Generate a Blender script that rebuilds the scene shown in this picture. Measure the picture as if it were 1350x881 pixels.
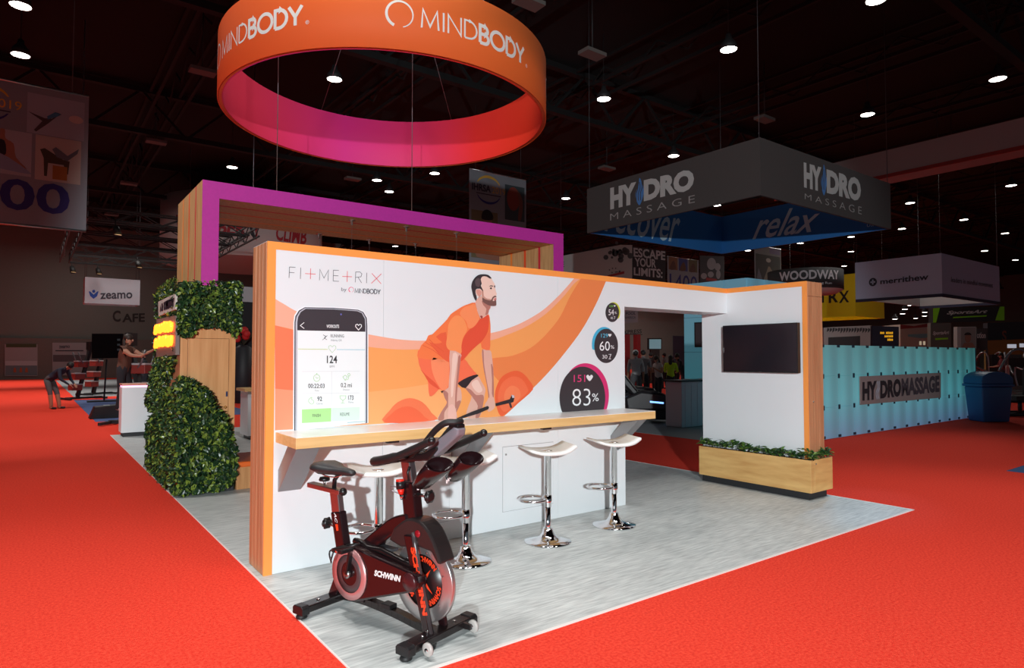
import bpy, bmesh, math, random
from mathutils import Vector, Matrix
random.seed(7)
for o in list(bpy.data.objects): bpy.data.objects.remove(o)
COL = bpy.context.scene.collection
SC = bpy.context.scene

# ---------------------------------------------------------------- camera
F_PX, AZ, PITCH, CAMZ = 851.1, 53.268, 2.0, 1.6      # focal length in px of a 1350 x 881 frame
cd = bpy.data.cameras.new('camera'); cam = bpy.data.objects.new('camera', cd); COL.objects.link(cam)
cd.sensor_width = 36.0; cd.lens = 36.0*F_PX/1350.0; cd.clip_end = 400; cd.clip_start = .05
cam.location = (0, 0, CAMZ)
_a, _p = math.radians(AZ), math.radians(PITCH)
FW = Vector((math.cos(_p)*math.cos(_a), math.cos(_p)*math.sin(_a), math.sin(_p)))
RT = Vector((math.sin(_a), -math.cos(_a), 0)); UPV = RT.cross(FW)
cam.rotation_euler = FW.to_track_quat('-Z', 'Y').to_euler()
SC.camera = cam
SC.view_settings.view_transform = 'Standard'; SC.view_settings.look = 'None'
SC.view_settings.gamma = 1.0; SC.view_settings.use_curve_mapping = False
SC.view_settings.exposure = 0.0

# ---------------------------------------------------------------- world and large lights
w = bpy.data.worlds.new('hall_ambient'); SC.world = w; w.use_nodes = True
bg = w.node_tree.nodes['Background']; bg.inputs[0].default_value = (.76, .88, 1, 1); bg.inputs[1].default_value = .10

def lamp(name, kind, loc, energy, target=None, color=(1, 1, 1), **kw):
    d = bpy.data.lights.new(name, kind); d.energy = energy; d.color = color
    for k, v in kw.items(): setattr(d, k, v)
    o = bpy.data.objects.new(name, d); COL.objects.link(o); o.location = loc
    if target is not None:
        o.rotation_euler = (Vector(target)-Vector(loc)).to_track_quat('-Z', 'Y').to_euler()
    return o
# spot added far behind the camera, replaces its flash to light the booth evenly (hard shadows fall down and to the right)
lamp('added_flash_spot', 'SPOT', (-6.4, -8.8, 3.7), 10900, (4.9, 6.1, 1.9), (.88, .975, 1), spot_size=math.radians(46), spot_blend=.3, shadow_soft_size=.12)
lamp('ring_fill_spot', 'SPOT', (2.4, 4.2, 10.4), 1900, (5.2, 11.9, 5.9), (1, .97, .95), spot_size=math.radians(54), spot_blend=.4, shadow_soft_size=.2)  # added overhead fill for the inside of the ring sign
# the hall's own high-bay light over the stand and along the left aisle
for (x, y, e) in ((-1.1, 3.4, 1900), (.8, .8, 900), (3.2, 1.2, 1100), (6.6, 1.4, 1400), (11.8, 3.4, 800)):
    lamp('high_bay_stand', 'SPOT', (x, y, 10.2), e*.95, (x, y+.01, 0), (1, .985, .96), spot_size=math.radians(58), spot_blend=.8, shadow_soft_size=.6)
for k, (y, e) in enumerate(((9, 500), (19, 850), (32, 1000), (47, 1250))):
    lamp('high_bay_aisle', 'SPOT', (-1.5, y, 10.2), e*3.0, (-1.6, y+.5, 0), (1, .95, .9), spot_size=math.radians(84), spot_blend=.7, shadow_soft_size=.5)

for (x, y, e) in ((3, 51, 130), (3.2, 31, 380), (20, 28, 520), (30, 12, 260), (42, 22, 520), (58, 44, 1000)):  # first one is an added wash for the far wall
    lamp('high_bay_hall', 'AREA', (x, y, 9.6), e, (x, y+.01, 0), (1, .95, .9), shape='DISK', size=4)

# blue stage light of the massage stand spilling onto the booth's corner
lamp('blue_stage_spot', 'SPOT', (12.2, 5.2, 4.6), 330, (7.25, 3.35, 0), (.25, .6, 1), spot_size=math.radians(15), spot_blend=.8, shadow_soft_size=.1)

# ---------------------------------------------------------------- pixel rays (photo 1350 x 881)
def ray(px, py): return FW + RT*((px-675)/F_PX) - UPV*((py-440.5)/F_PX)
C0 = Vector((0, 0, CAMZ))
def PZ(px, py, z=0): d = ray(px, py); return C0 + d*((z-CAMZ)/d.z)
def PY(px, py, Y): d = ray(px, py); return C0 + d*(Y/d.y)
def PX(px, py, X): d = ray(px, py); return C0 + d*(X/d.x)

# ---------------------------------------------------------------- materials
def lin(c):
    return tuple(((x/255)/12.92 if x/255 <= .04045 else ((x/255+.055)/1.055)**2.4) for x in c)
_M = {}
def M(name, rgb, rough=.6, metal=0., emit=0., spec=.5, var=0., vscale=8., bump=0., bscale=40., rgb2=None, stretch=None, coat=0., alpha=1., trans=0.):
    if name in _M: return _M[name]
    m = bpy.data.materials.new(name); m.use_nodes = True; nt = m.node_tree; b = nt.nodes['Principled BSDF']
    c = lin(rgb) + (1,)
    b.inputs['Base Color'].default_value = c; b.inputs['Roughness'].default_value = rough; b.inputs['Metallic'].default_value = metal
    b.inputs['Specular IOR Level'].default_value = spec; b.inputs['Coat Weight'].default_value = coat
    b.inputs['Alpha'].default_value = alpha; b.inputs['Transmission Weight'].default_value = trans
    if emit: b.inputs['Emission Color'].default_value = c; b.inputs['Emission Strength'].default_value = emit
    if var or rgb2 or bump:
        tc = nt.nodes.new('ShaderNodeTexCoord'); mp = nt.nodes.new('ShaderNodeMapping')
        nt.links.new(tc.outputs['Object'], mp.inputs['Vector'])
        if stretch: mp.inputs['Scale'].default_value = stretch
    if var or rgb2:
        n = nt.nodes.new('ShaderNodeTexNoise'); n.inputs['Scale'].default_value = vscale; n.inputs['Detail'].default_value = 5
        nt.links.new(mp.outputs[0], n.inputs['Vector'])
        r = nt.nodes.new('ShaderNodeValToRGB')
        c2 = lin(rgb2) + (1,) if rgb2 else tuple(x*(1-var) for x in c[:3]) + (1,)
        r.color_ramp.elements[0].position = .34; r.color_ramp.elements[1].position = .66
        r.color_ramp.elements[0].color = c2; r.color_ramp.elements[1].color = c
        nt.links.new(n.outputs['Fac'], r.inputs[0]); nt.links.new(r.outputs[0], b.inputs['Base Color'])
    if bump:
        n2 = nt.nodes.new('ShaderNodeTexNoise'); n2.inputs['Scale'].default_value = bscale; n2.inputs['Detail'].default_value = 3
        nt.links.new(mp.outputs[0], n2.inputs['Vector'])
        bp = nt.nodes.new('ShaderNodeBump'); bp.inputs['Strength'].default_value = bump; bp.inputs['Distance'].default_value = .01
        nt.links.new(n2.outputs['Fac'], bp.inputs['Height']); nt.links.new(bp.outputs[0], b.inputs['Normal'])
    _M[name] = m; return m
def leaf_mat(name, dark, mid, light):
    m = bpy.data.materials.new(name); m.use_nodes = True; nt = m.node_tree; b = nt.nodes['Principled BSDF']
    g = nt.nodes.new('ShaderNodeNewGeometry'); r = nt.nodes.new('ShaderNodeValToRGB')
    e = r.color_ramp.elements; e[0].color = lin(dark)+(1,); e[1].color = lin(light)+(1,); e[1].position = .95
    k = e.new(.62); k.color = lin(mid)+(1,)
    nt.links.new(g.outputs['Random Per Island'], r.inputs[0]); nt.links.new(r.outputs[0], b.inputs['Base Color'])
    b.inputs['Roughness'].default_value = .33
    return m
WHITE = M('white_laminate', (229, 232, 235), .38, var=.02, vscale=.8)
ORANGE = M('orange_edge', (250, 156, 74), .45)
WOOD = M('oak_laminate', (204, 148, 96), .5, rgb2=(176, 118, 70), vscale=3.0, stretch=(9, 9, .6), bump=.02)
WOODH = M('oak_laminate_horizontal', (222, 176, 112), .45, rgb2=(200, 150, 90), vscale=2.0, stretch=(.6, .6, 12), bump=.02)
WOODL = M('light_maple', (232, 192, 132), .45, rgb2=(219, 175, 112), vscale=2.5, stretch=(.7, 6, 14))
WOODR = M('warm_oak', (198, 142, 102), .5, rgb2=(174, 116, 80), vscale=2.2, stretch=(12, 12, .5))
PURPLE = M('purple_print', (194, 46, 156), .55, var=.06, vscale=30)
CHROME = M('chrome', (228, 228, 230), .06, 1.0)
ALU = M('brushed_aluminium', (190, 190, 192), .32, 1.0)
BLACKP = M('black_plastic', (22, 21, 23), .38)
BLACKM = M('black_powdercoat', (20, 17, 19), .28, spec=.6)
CHAR = M('charcoal', (38, 38, 41), .6)
DGREY = M('dark_grey', (62, 62, 66), .6)
GREYB = M('grey_bracket', (150, 150, 152), .45, .6)
WPLAS = M('white_plastic', (240, 238, 234), .3)
RED = M('red_plastic', (220, 40, 25), .4)
STEELC = M('steel_cable', (150, 150, 155), .4, .8)
KNOB = M('satin_steel', (170, 170, 170), .3, 1.0)
LEAF = leaf_mat('boxwood_leaf', (20, 42, 28), (46, 74, 40), (132, 150, 58))
LEAFP = leaf_mat('laurel_leaf', (30, 60, 38), (58, 98, 52), (120, 150, 60))
STEM = M('stem_brown', (56, 42, 26), .8)

# ---------------------------------------------------------------- mesh builder
class MB:
    def __init__(s): s.v = []; s.f = []; s.fm = []; s.m = None; s.mats = []; s.sm = []; s.smooth = False
    def use(s, m): s.m = m; return s
    def _mi(s):
        if s.m is None: return 0
        if s.m not in s.mats: s.mats.append(s.m)
        return s.mats.index(s.m)
    def face(s, idx): s.f.append(tuple(idx)); s.fm.append(s._mi()); s.sm.append(s.smooth)
    def add(s, vs, fs):
        b = len(s.v); s.v += [Vector(p) for p in vs]
        for f in fs: s.face([i+b for i in f])
        return s
    def box(s, a, b, T=None):
        x0, y0, z0 = a; x1, y1, z1 = b
        if x0 > x1: x0, x1 = x1, x0
        if y0 > y1: y0, y1 = y1, y0
        if z0 > z1: z0, z1 = z1, z0
        vs = [Vector(p) for p in ((x0,y0,z0),(x1,y0,z0),(x1,y1,z0),(x0,y1,z0),(x0,y0,z1),(x1,y0,z1),(x1,y1,z1),(x0,y1,z1))]
        if T is not None: vs = [T @ p for p in vs]
        return s.add(vs, [(0,3,2,1),(4,5,6,7),(0,1,5,4),(1,2,6,5),(2,3,7,6),(3,0,4,7)])
    def bar(s, p, q, w, h, up=(0,0,1)):
        """rectangular bar from p to q; w across, h along 'up' side"""
        p, q = Vector(p), Vector(q); d = (q-p).normalized(); up = Vector(up)
        a = d.cross(up)
        if a.length < 1e-5: a = d.cross(Vector((1,0,0)))
        a.normalize(); b = a.cross(d).normalized()
        vs = [c + a*i*w/2 + b*j*h/2 for c in (p, q) for i, j in ((-1,-1),(1,-1),(1,1),(-1,1))]
        return s.add(vs, [(3,2,1,0),(4,5,6,7),(0,1,5,4),(1,2,6,5),(2,3,7,6),(3,0,4,7)])
    def poly(s, pts): return s.add(pts, [tuple(range(len(pts)))])
    def prism(s, pts, off):
        """closed solid: polygon pts (3D) extruded by vector off"""
        n = len(pts); off = Vector(off); vs = [Vector(p) for p in pts] + [Vector(p)+off for p in pts]
        fs = [tuple(range(n))[::-1], tuple(range(n, 2*n))] + [(i, (i+1) % n, n+(i+1) % n, n+i) for i in range(n)]
        return s.add(vs, fs)
    def tube(s, path, r, n=8, closed=False, caps=True, flat=1.0):
        P = [Vector(p) for p in path]; N = len(P); rs = r if isinstance(r, (list, tuple)) else [r]*N
        t0 = (P[1]-P[0]).normalized(); ref = Vector((0,0,1)) if abs(t0.z) < .9 else Vector((1,0,0))
        a = t0.cross(ref).normalized(); b0 = len(s.v); old = s.smooth; s.smooth = True
        for i in range(N):
            if closed: t = (P[(i+1) % N]-P[i-1]).normalized()
            else: t = (P[min(i+1, N-1)]-P[max(i-1, 0)]).normalized()
            a = (a - t*a.dot(t)).normalized(); b = t.cross(a)
            for k in range(n):
                th = 2*math.pi*k/n
                s.v.append(P[i] + a*(rs[i]*math.cos(th)) + b*(rs[i]*flat*math.sin(th)))
        for i in range(N if closed else N-1):
            for k in range(n):
                j = (i+1) % N
                s.face((b0+i*n+k, b0+i*n+(k+1) % n, b0+j*n+(k+1) % n, b0+j*n+k))
        s.smooth = False
        if caps and not closed:
            s.face([b0+k for k in range(n)][::-1]); s.face([b0+(N-1)*n+k for k in range(n)])
        s.smooth = old; return s
    def lathe(s, prof, c=(0,0,0), n=24, axis='Z', T=None, a0=0, a1=2*math.pi):
        c = Vector(c); full = abs(a1-a0-2*math.pi) < 1e-6; N = n if full else n+1; b0 = len(s.v); old = s.smooth; s.smooth = True
        for i in range(N):
            th = a0+(a1-a0)*i/n; ct, st = math.cos(th), math.sin(th)
            for r, z in prof:
                p = {'Z': Vector((r*ct, r*st, z)), 'Y': Vector((r*ct, z, r*st)), 'X': Vector((z, r*ct, r*st))}[axis]
                s.v.append((T @ p if T is not None else p) + c)
        L = len(prof)
        for i in range(n):
            j = (i+1) % N
            for k in range(L-1): s.face((b0+i*L+k, b0+j*L+k, b0+j*L+k+1, b0+i*L+k+1))
        s.smooth = old; return s
    def sphere(s, c, r, n=12, m=8, T=None):
        r = (r, r, r) if not isinstance(r, (tuple, list)) else r; c = Vector(c); b0 = len(s.v); old = s.smooth; s.smooth = True
        R = T if T is not None else Matrix.Identity(3)
        s.v.append(c + R @ Vector((0,0,-r[2])))
        for j in range(1, m):
            ph = -math.pi/2+math.pi*j/m
            for i in range(n):
                th = 2*math.pi*i/n
                s.v.append(c + R @ Vector((r[0]*math.cos(ph)*math.cos(th), r[1]*math.cos(ph)*math.sin(th), r[2]*math.sin(ph))))
        s.v.append(c + R @ Vector((0,0,r[2]))); top = len(s.v)-1
        for i in range(n):
            s.face((b0, b0+1+(i+1) % n, b0+1+i))
            s.face((top, b0+1+(m-2)*n+i, b0+1+(m-2)*n+(i+1) % n))
            for j in range(m-2):
                q = b0+1+j*n; s.face((q+i, q+(i+1) % n, q+n+(i+1) % n, q+n+i))
        s.smooth = old; return s
    def loft(s, rings, closed_ring=True, caps=True):
        b0 = len(s.v); n = len(rings[0]); old = s.smooth; s.smooth = True
        for r in rings: s.v += [Vector(p) for p in r]
        for i in range(len(rings)-1):
            for k in range(n if closed_ring else n-1):
                s.face((b0+i*n+k, b0+i*n+(k+1) % n, b0+(i+1)*n+(k+1) % n, b0+(i+1)*n+k))
        if caps and closed_ring:
            s.face([b0+k for k in range(n)][::-1]); s.face([b0+(len(rings)-1)*n+k for k in range(n)])
        s.smooth = old; return s
    def mesh(s, name, mat=None, off=Vector((0,0,0))):
        me = bpy.data.meshes.new(name); me.from_pydata([p-off for p in s.v], [], s.f)
        if s.mats:
            for m in s.mats: me.materials.append(m)
            me.polygons.foreach_set('material_index', s.fm)
        elif mat: me.materials.append(mat)
        me.polygons.foreach_set('use_smooth', s.sm); me.update(); return me
    def build(s, name, mat=None, parent=None, bevel=0, fix=False):
        off = Vector((0,0,0)); q = parent
        while q is not None: off += q.location; q = q.parent
        me = s.mesh(name, mat, off)
        if fix:
            bm = bmesh.new(); bm.from_mesh(me); bmesh.ops.recalc_face_normals(bm, faces=bm.faces); bm.to_mesh(me); bm.free()
        o = bpy.data.objects.new(name, me); COL.objects.link(o)
        if parent: o.parent = parent
        if bevel:
            b = o.modifiers.new('bevel', 'BEVEL'); b.width = bevel; b.segments = 2; b.limit_method = 'ANGLE'; b.angle_limit = .7
        return o
def tag(o, label=None, cat=None, group=None, kind=None):
    if label: o['label'] = label
    if cat: o['category'] = cat
    if group: o['group'] = group
    if kind: o['kind'] = kind
    return o
def thing(name, label, cat, loc=(0,0,0), group=None):
    o = bpy.data.objects.new(name, None); COL.objects.link(o); o.location = loc; o.empty_display_size = .1
    return tag(o, label, cat, group)
def copy_tree(o, parent=None):
    c = o.copy(); COL.objects.link(c); c.parent = parent
    for ch in [x for x in bpy.data.objects if x.parent == o]: copy_tree(ch, c)
    return c
def B(a, b): return MB().box(a, b)

# ---------------------------------------------------------------- lettering and flat print
_T = {}
def text_geo(s, bold=0., shear=0.):
    k = (s, bold, shear)
    if k in _T: return _T[k]
    cu = bpy.data.curves.new('t', 'FONT'); cu.body = s; cu.offset = bold; cu.shear = shear; cu.resolution_u = 3; cu.dimensions = '2D'; cu.fill_mode = 'BOTH'
    ob = bpy.data.objects.new('t', cu); COL.objects.link(ob)
    bpy.context.view_layer.update()
    me = bpy.data.meshes.new_from_object(ob.evaluated_get(bpy.context.evaluated_depsgraph_get()))
    vs = [v.co.copy() for v in me.vertices]; fs = [tuple(p.vertices) for p in me.polygons]
    bpy.data.objects.remove(ob); bpy.data.meshes.remove(me); bpy.data.curves.remove(cu)
    if not vs: vs, fs = [Vector((0,0,0)), Vector((1,0,0)), Vector((0,1,0))], []
    x0, x1 = min(p.x for p in vs), max(p.x for p in vs); y0, y1 = min(p.y for p in vs), max(p.y for p in vs)
    _T[k] = ([((p.x-x0)/(x1-x0), (p.y-y0)/(y1-y0)) for p in vs], fs, (x1-x0)/(y1-y0)); return _T[k]
def txt(mb, s, fn, bold=0., shear=0.):
    """text with its box mapped to the unit square, fn(u, v) -> 3D"""
    uv, fs, _ = text_geo(s, bold, shear); mb.add([fn(u, v) for u, v in uv], fs); return mb
def quad(bl, br, tr, tl):
    bl, br, tr, tl = map(Vector, (bl, br, tr, tl))
    return lambda u, v: (bl*(1-u)+br*u)*(1-v) + (tl*(1-u)+tr*u)*v
def rectmap(o, ax, ay):
    o, ax, ay = Vector(o), Vector(ax), Vector(ay); return lambda u, v: o+ax*u+ay*v
def stroke(mb, pts, w, fn, closed=False):
    """flat ribbon of width w along the 2D polyline pts, mapped by fn(x, y)"""
    P = [Vector(p).to_2d() if len(p) > 2 else Vector(p) for p in pts]; N = len(P); L = []; R = []
    for i in range(N):
        if closed: a, b = P[i-1], P[(i+1) % N]
        else: a, b = P[max(i-1, 0)], P[min(i+1, N-1)]
        if not closed and 0 < i < N-1 or closed:
            d1 = (P[i]-a).normalized(); d2 = (b-P[i]).normalized(); t = (d1+d2)
            t = t.normalized() if t.length > 1e-4 else d1
            c = max(.45, abs(t.dot(d1)))
        else: t = (b-a).normalized(); c = 1
        n = Vector((-t.y, t.x))*(w/2/c); L.append(P[i]+n); R.append(P[i]-n)
    vs = [fn(p.x, p.y) for p in L] + [fn(p.x, p.y) for p in R]
    fs = [(i, (i+1) % N, N+(i+1) % N, N+i) for i in range(N if closed else N-1)]
    mb.add(vs, fs); return mb
def crom(pts, n=6, closed=True):
    P = [Vector(p) for p in pts]; N = len(P); out = []
    for i in range(N if closed else N-1):
        p0, p1, p2, p3 = (P[i-1], P[i], P[(i+1) % N], P[(i+2) % N]) if closed else (P[max(i-1,0)], P[i], P[i+1], P[min(i+2,N-1)])
        for k in range(n):
            t = k/n; t2, t3 = t*t, t*t*t
            out.append(.5*((2*p1)+(p2-p0)*t+(2*p0-5*p1+4*p2-p3)*t2+(3*p1-p0-3*p2+p3)*t3))
    if not closed: out.append(P[-1])
    return out
def arc(cx, cy, rx, ry, a0, a1, n=16): return [(cx+rx*math.cos(math.radians(a0+(a1-a0)*i/n)), cy+ry*math.sin(math.radians(a0+(a1-a0)*i/n))) for i in range(n+1)]
# thin geometric capitals as strokes, cap height 1: (advance width, strokes)
GL = {
 'M': (.98, [[(.08,0),(.14,.97),(.47,.12),(.8,.97),(.87,0)]]), 'I': (.26, [[(.13,0),(.13,1)]]), 'N': (.84, [[(.1,0),(.1,.97),(.74,.03),(.74,1)]]),
 'D': (.84, [[(.1,.03),(.1,.97),(.32,.97)]+arc(.32,.5,.43,.47,90,-90,10)+[(.1,.03)]]),
 'B': (.68, [[(.1,.03),(.1,.97),(.34,.97)]+arc(.34,.745,.2,.225,90,-90,8)+[(.1,.52)], [(.1,.52),(.36,.52)]+arc(.36,.275,.24,.245,90,-90,8)+[(.1,.03)]]),
 'O': (1.04, [arc(.52,.5,.44,.47,0,360,28)]), 'Y': (.72, [[(.02,1),(.36,.45)], [(.7,1),(.36,.45),(.36,0)]]) }
def mindbody(mb, x0, y0, h, width, fn, thin=.085, bold=.17):
    tot = sum(GL[c][0] for c in 'MINDBODY'); k = width/tot; x = x0
    for i, c in enumerate('MINDBODY'):
        w_, st = GL[c]
        for s_ in st: 
            pts = [(x+p[0]*k, y0+p[1]*h) for p in s_]
            stroke(mb, pts, (thin if i < 4 else bold)*h, fn)
        x += w_*k
    return x
def swirl(mb, cx, cy, r, fn, thick=.17):
    """brushed open ring emblem"""
    N = 40; o = []; q = []
    for i in range(N+1):
        a = math.radians(-115 - 320*i/N); t = i/N; w_ = thick*r*(1.15-.8*t)
        o.append((cx+(r+w_*.4)*math.cos(a), cy+(r+w_*.4)*math.sin(a))); q.append((cx+(r-w_*.6)*math.cos(a), cy+(r-w_*.6)*math.sin(a)))
    vs = [fn(*p) for p in o]+[fn(*p) for p in q]; mb.add(vs, [(i, i+1, N+2+i, N+1+i) for i in range(N)])
# ================================================================ the setting
XL, XR, YF, YB = 1.348, 7.411, 2.953, 15.45           # booth floor (20 x 40 ft)
X0, Y0, HW, TW = 1.39, 4.888, 2.455, .371             # feature wall
X1, Y2, TR_ = 7.02, 3.84, .33                         # return wall
XD, HD = 5.171, 2.143                                 # doorway
CARPET = M('red_carpet', (246, 78, 58), .95, rgb2=(226, 54, 40), vscale=55, bump=.5, bscale=160, spec=.1)
VINYL = bpy.data.materials.new('grey_vinyl'); VINYL.use_nodes = True
def _vinyl():
    nt = VINYL.node_tree; b = nt.nodes['Principled BSDF']; tc = nt.nodes.new('ShaderNodeTexCoord')
    def noise(scale, stretch, det=6):
        mp = nt.nodes.new('ShaderNodeMapping'); mp.inputs['Scale'].default_value = stretch; nt.links.new(tc.outputs['Object'], mp.inputs[0])
        n = nt.nodes.new('ShaderNodeTexNoise'); n.inputs['Scale'].default_value = scale; n.inputs['Detail'].default_value = det
        nt.links.new(mp.outputs[0], n.inputs['Vector']); return n
    a = noise(3, (1.6, 16, 1)); c = noise(1.0, (1, 3.0, 1), 3); e = noise(6, (1.2, 30, 1))
    def math_(op, x, y):
        m = nt.nodes.new('ShaderNodeMath'); m.operation = op
        for i, q in enumerate((x, y)):
            if isinstance(q, float): m.inputs[i].default_value = q
            else: nt.links.new(q, m.inputs[i])
        return m.outputs[0]
    s = math_('ADD', math_('MULTIPLY', a.outputs['Fac'], .55), math_('ADD', math_('MULTIPLY', c.outputs['Fac'], .2), math_('MULTIPLY', e.outputs['Fac'], .25)))
    r = nt.nodes.new('ShaderNodeValToRGB'); r.color_ramp.elements[0].position = .36; r.color_ramp.elements[1].position = .62
    r.color_ramp.elements[0].color = lin((164, 168, 168))+(1,); r.color_ramp.elements[1].color = lin((220, 223, 221))+(1,)
    nt.links.new(s, r.inputs[0]); nt.links.new(r.outputs[0], b.inputs['Base Color']); b.inputs['Roughness'].default_value = .42
_vinyl()
CEIL = M('black_ceiling', (4, 4, 5), .95)
STEELD = M('dark_roof_steel', (11, 11, 12), .8)
FARW = M('far_wall_paint', (116, 118, 112), .9, var=.05)
FARWD = M('far_wall_lower', (112, 104, 98), .9, var=.05)
GREYC = M('grey_carpet', (150, 152, 154), .95, bump=.2)
def struct(name, mb, mat, parent=None, **k):
    o = mb.build(name, mat, parent, **k)
    if parent is None: o['kind'] = 'structure'
    return o
fl = struct('floor', B((-45, -16, -.06), (110, 75, 0)), CARPET)
bf = struct('floor_booth', B((XL, YF, 0), (XR, YB, .004)), VINYL); bf['label'] = 'streaked light grey vinyl floor of the booth'
EDGE = M('white_edge_tape', (232, 226, 222), .6)
struct('trim_1', B((XL, YF-.022, 0), (XR+.01, YF, .006)), EDGE)['label'] = 'thin white strip along the front edge of the grey floor'
struct('trim_2', B((XL-.01, YF-.022, 0), (XL, YB, .006)), EDGE)['label'] = 'thin white strip along the aisle edge of the grey floor'
struct('trim_3', B((XR, YF-.022, 0), (XR+.012, YB, .006)), EDGE)['label'] = 'thin white strip along the far side of the grey floor'
hf = struct('floor_neighbour', B((10.3, 6.6, 0), (20.05, 16.5, .004)), GREYC); hf['label'] = 'pale grey carpet of the massage stand'
struct('floor_mat', B((1.32, 18.8, 0), (5.2, 28.6, .004)), M('blue_mat', (74, 92, 140), .9))['label'] = 'blue mat under the climbing machines'
struct('floor_stand', B((1.42, 30.5, 0), (8.0, 53, .004)), GREYC)['label'] = 'grey carpet of the far stand'
struct('floor_corner', B((10.98, 1.2, 0), (14, 3.15, .004)), M('blue_carpet', (52, 84, 130), .95))['label'] = 'corner of a blue carpet by the right aisle'
struct('ceiling', B((-45, -16, 12.0), (110, 75, 12.3)), CEIL)
fw = struct('wall_far', B((-45, 57, 0), (110, 57.4, 12)), FARW)
struct('trim_4', B((-45, 56.7, 0), (16, 57, 2.9)), FARWD)['label'] = 'darker lower band of the far hall wall'
struct('wall_right', B((100, -16, 0), (100.4, 57, 12)), M('right_wall_paint', (120, 112, 104), .9))
rb = struct('trim_5', B((22.0, -6, 7.42), (23.1, 13.2, 8.25)), M('pale_soffit', (168, 158, 156), .8)); rb['label'] = 'long pale ceiling soffit with a red lower edge'
B((21.97, -6, 7.36), (22.03, 13.2, 7.47)).build('red_edge', M('red_line', (150, 40, 34), .6), rb)
# roof steel: deep girders along X, joists along Y
for k, y in enumerate((6, 17, 28, 39, 50)):
    mb = MB(); z0, z1 = 10.2, 11.8
    for z in (z0, z1): mb.box((-40, y-.12, z-.1), (98, y+.12, z+.1))
    x = -40
    while x < 96:
        mb.bar((x, y, z0), (x+1.6, y, z1), .09, .09); mb.bar((x+1.6, y, z1), (x+3.2, y, z0), .09, .09); x += 3.2
    g = mb.build('roof_girder', STEELD); g['kind'] = 'structure'; g['label'] = 'dark steel roof girder under the hall ceiling'
for k in range(14):
    x = -14+k*6.0; mb = MB()
    for dx in (-.5, .5):
        mb.box((x+dx-.05, -14, 11.0), (x+dx+.05, 56, 11.12)); mb.box((x+dx-.05, -14, 11.75), (x+dx+.05, 56, 11.85))
    y = -14
    while y < 54: mb.bar((x, y, 11.05), (x, y+1.2, 11.8), .05, .05); mb.bar((x, y+1.2, 11.8), (x, y+2.4, 11.05), .05, .05); y += 2.4
    j = mb.build('roof_joist', STEELD); j['kind'] = 'structure'; j['label'] = 'dark twin roof joist under the hall ceiling'
# ================================================================ feature wall
bw = thing('display_wall', 'long white display wall with orange edge, doorway and oak end', 'display wall', (X0, Y0, 0))
def wpx(px, py, k=0): return PY(px, py, Y0-.0008*k-.0045)           # photo pixel -> the wall's face
B((X0+.014, Y0+.004, .004), (XD, Y0+TW, HW-.012)).build('wall_core', WHITE, bw)
seams = [X0+.062, PY(505, 450, Y0).x, PY(735, 450, Y0).x, XD]
for i in range(3):
    B((seams[i]+.0012, Y0-.004, .006), (seams[i+1]-.0012, Y0+.004, HW-.058)).build('wall_panel', WHITE, bw)
B((XD, Y0-.002, HD), (X1, Y0+TW, HW-.012)).build('door_header', WHITE, bw)
eb = MB(); eb.box((X0, Y0-.006, .004), (X0+.062, Y0+.01, HW)); eb.box((X0+.062, Y0-.006, HW-.058), (X1, Y0+.01, HW))
eb.box((X1-.006, Y2, HW-.058), (X1+.01, Y0, HW)); eb.box((X1-.006, Y2, .004), (X1+.01, Y2+.052, HW-.058))
eb.build('orange_edging', ORANGE, bw)
B((X0, Y0+.012, HW-.012), (X1+TR_, Y0+TW, HW)).build('top_cap', WHITE, bw)
for i in range(4):
    w4 = (TW-.01)/4; y = Y0+.01+i*w4
    B((X0-.002, y+.003, .006), (X0+.014, y+w4-.003, HW-.002)).build('end_plank', WOODR, bw, bevel=.003)
# return wall with the screen
B((X1+.002, Y2+.014, .004), (X1+TR_, Y0+TW, HW-.012)).build('return_core', WHITE, bw)
B((X1-.003, Y2+.052, .004), (X1+.003, Y0+TW, HW-.058)).build('return_panel', WHITE, bw)
for i in range(3):
    w3 = (TR_-.01)/3; x = X1+.01+i*w3
    for za, zb_ in ((.006, 2.285), (2.288, HW-.002)):
        B((x+.002, Y2-.004, za), (x+w3-.002, Y2+.014, zb_)).build('end_plank', WOODR, bw, bevel=.002)
MB().sphere(PY(1072.5, 530, Y2-.008), .009, 8, 6).build('screw_cap', KNOB, bw)
# service doors low in the wall
GROOVE = M('panel_gap', (150, 150, 154), .8)
for (a, b_, c, d, key) in (((663, 590), (729, 583), (731, 662), (664, 676), (665.5, 594.5)), ((499, 606), (592, 594), (594, 687), (500, 702), (502, 610))):
    P = [wpx(*a), wpx(*b_), wpx(*c), wpx(*d)]
    xa, xb = P[0].x, P[1].x; zt = (P[0].z+P[1].z)/2; zbm = (P[2].z+P[3].z)/2
    g = B((xa-.004, Y0-.0048, zbm-.004), (xb+.004, Y0-.0038, zt+.004)).build('door_gap', GROOVE, bw)
    dd = B((xa, Y0-.009, zbm), (xb, Y0-.004, zt)).build('access_door', WHITE, bw)
    MB().sphere((xa+.03, Y0-.011, zt-.07), .010, 8, 6).build('lock', KNOB, dd)

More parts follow.
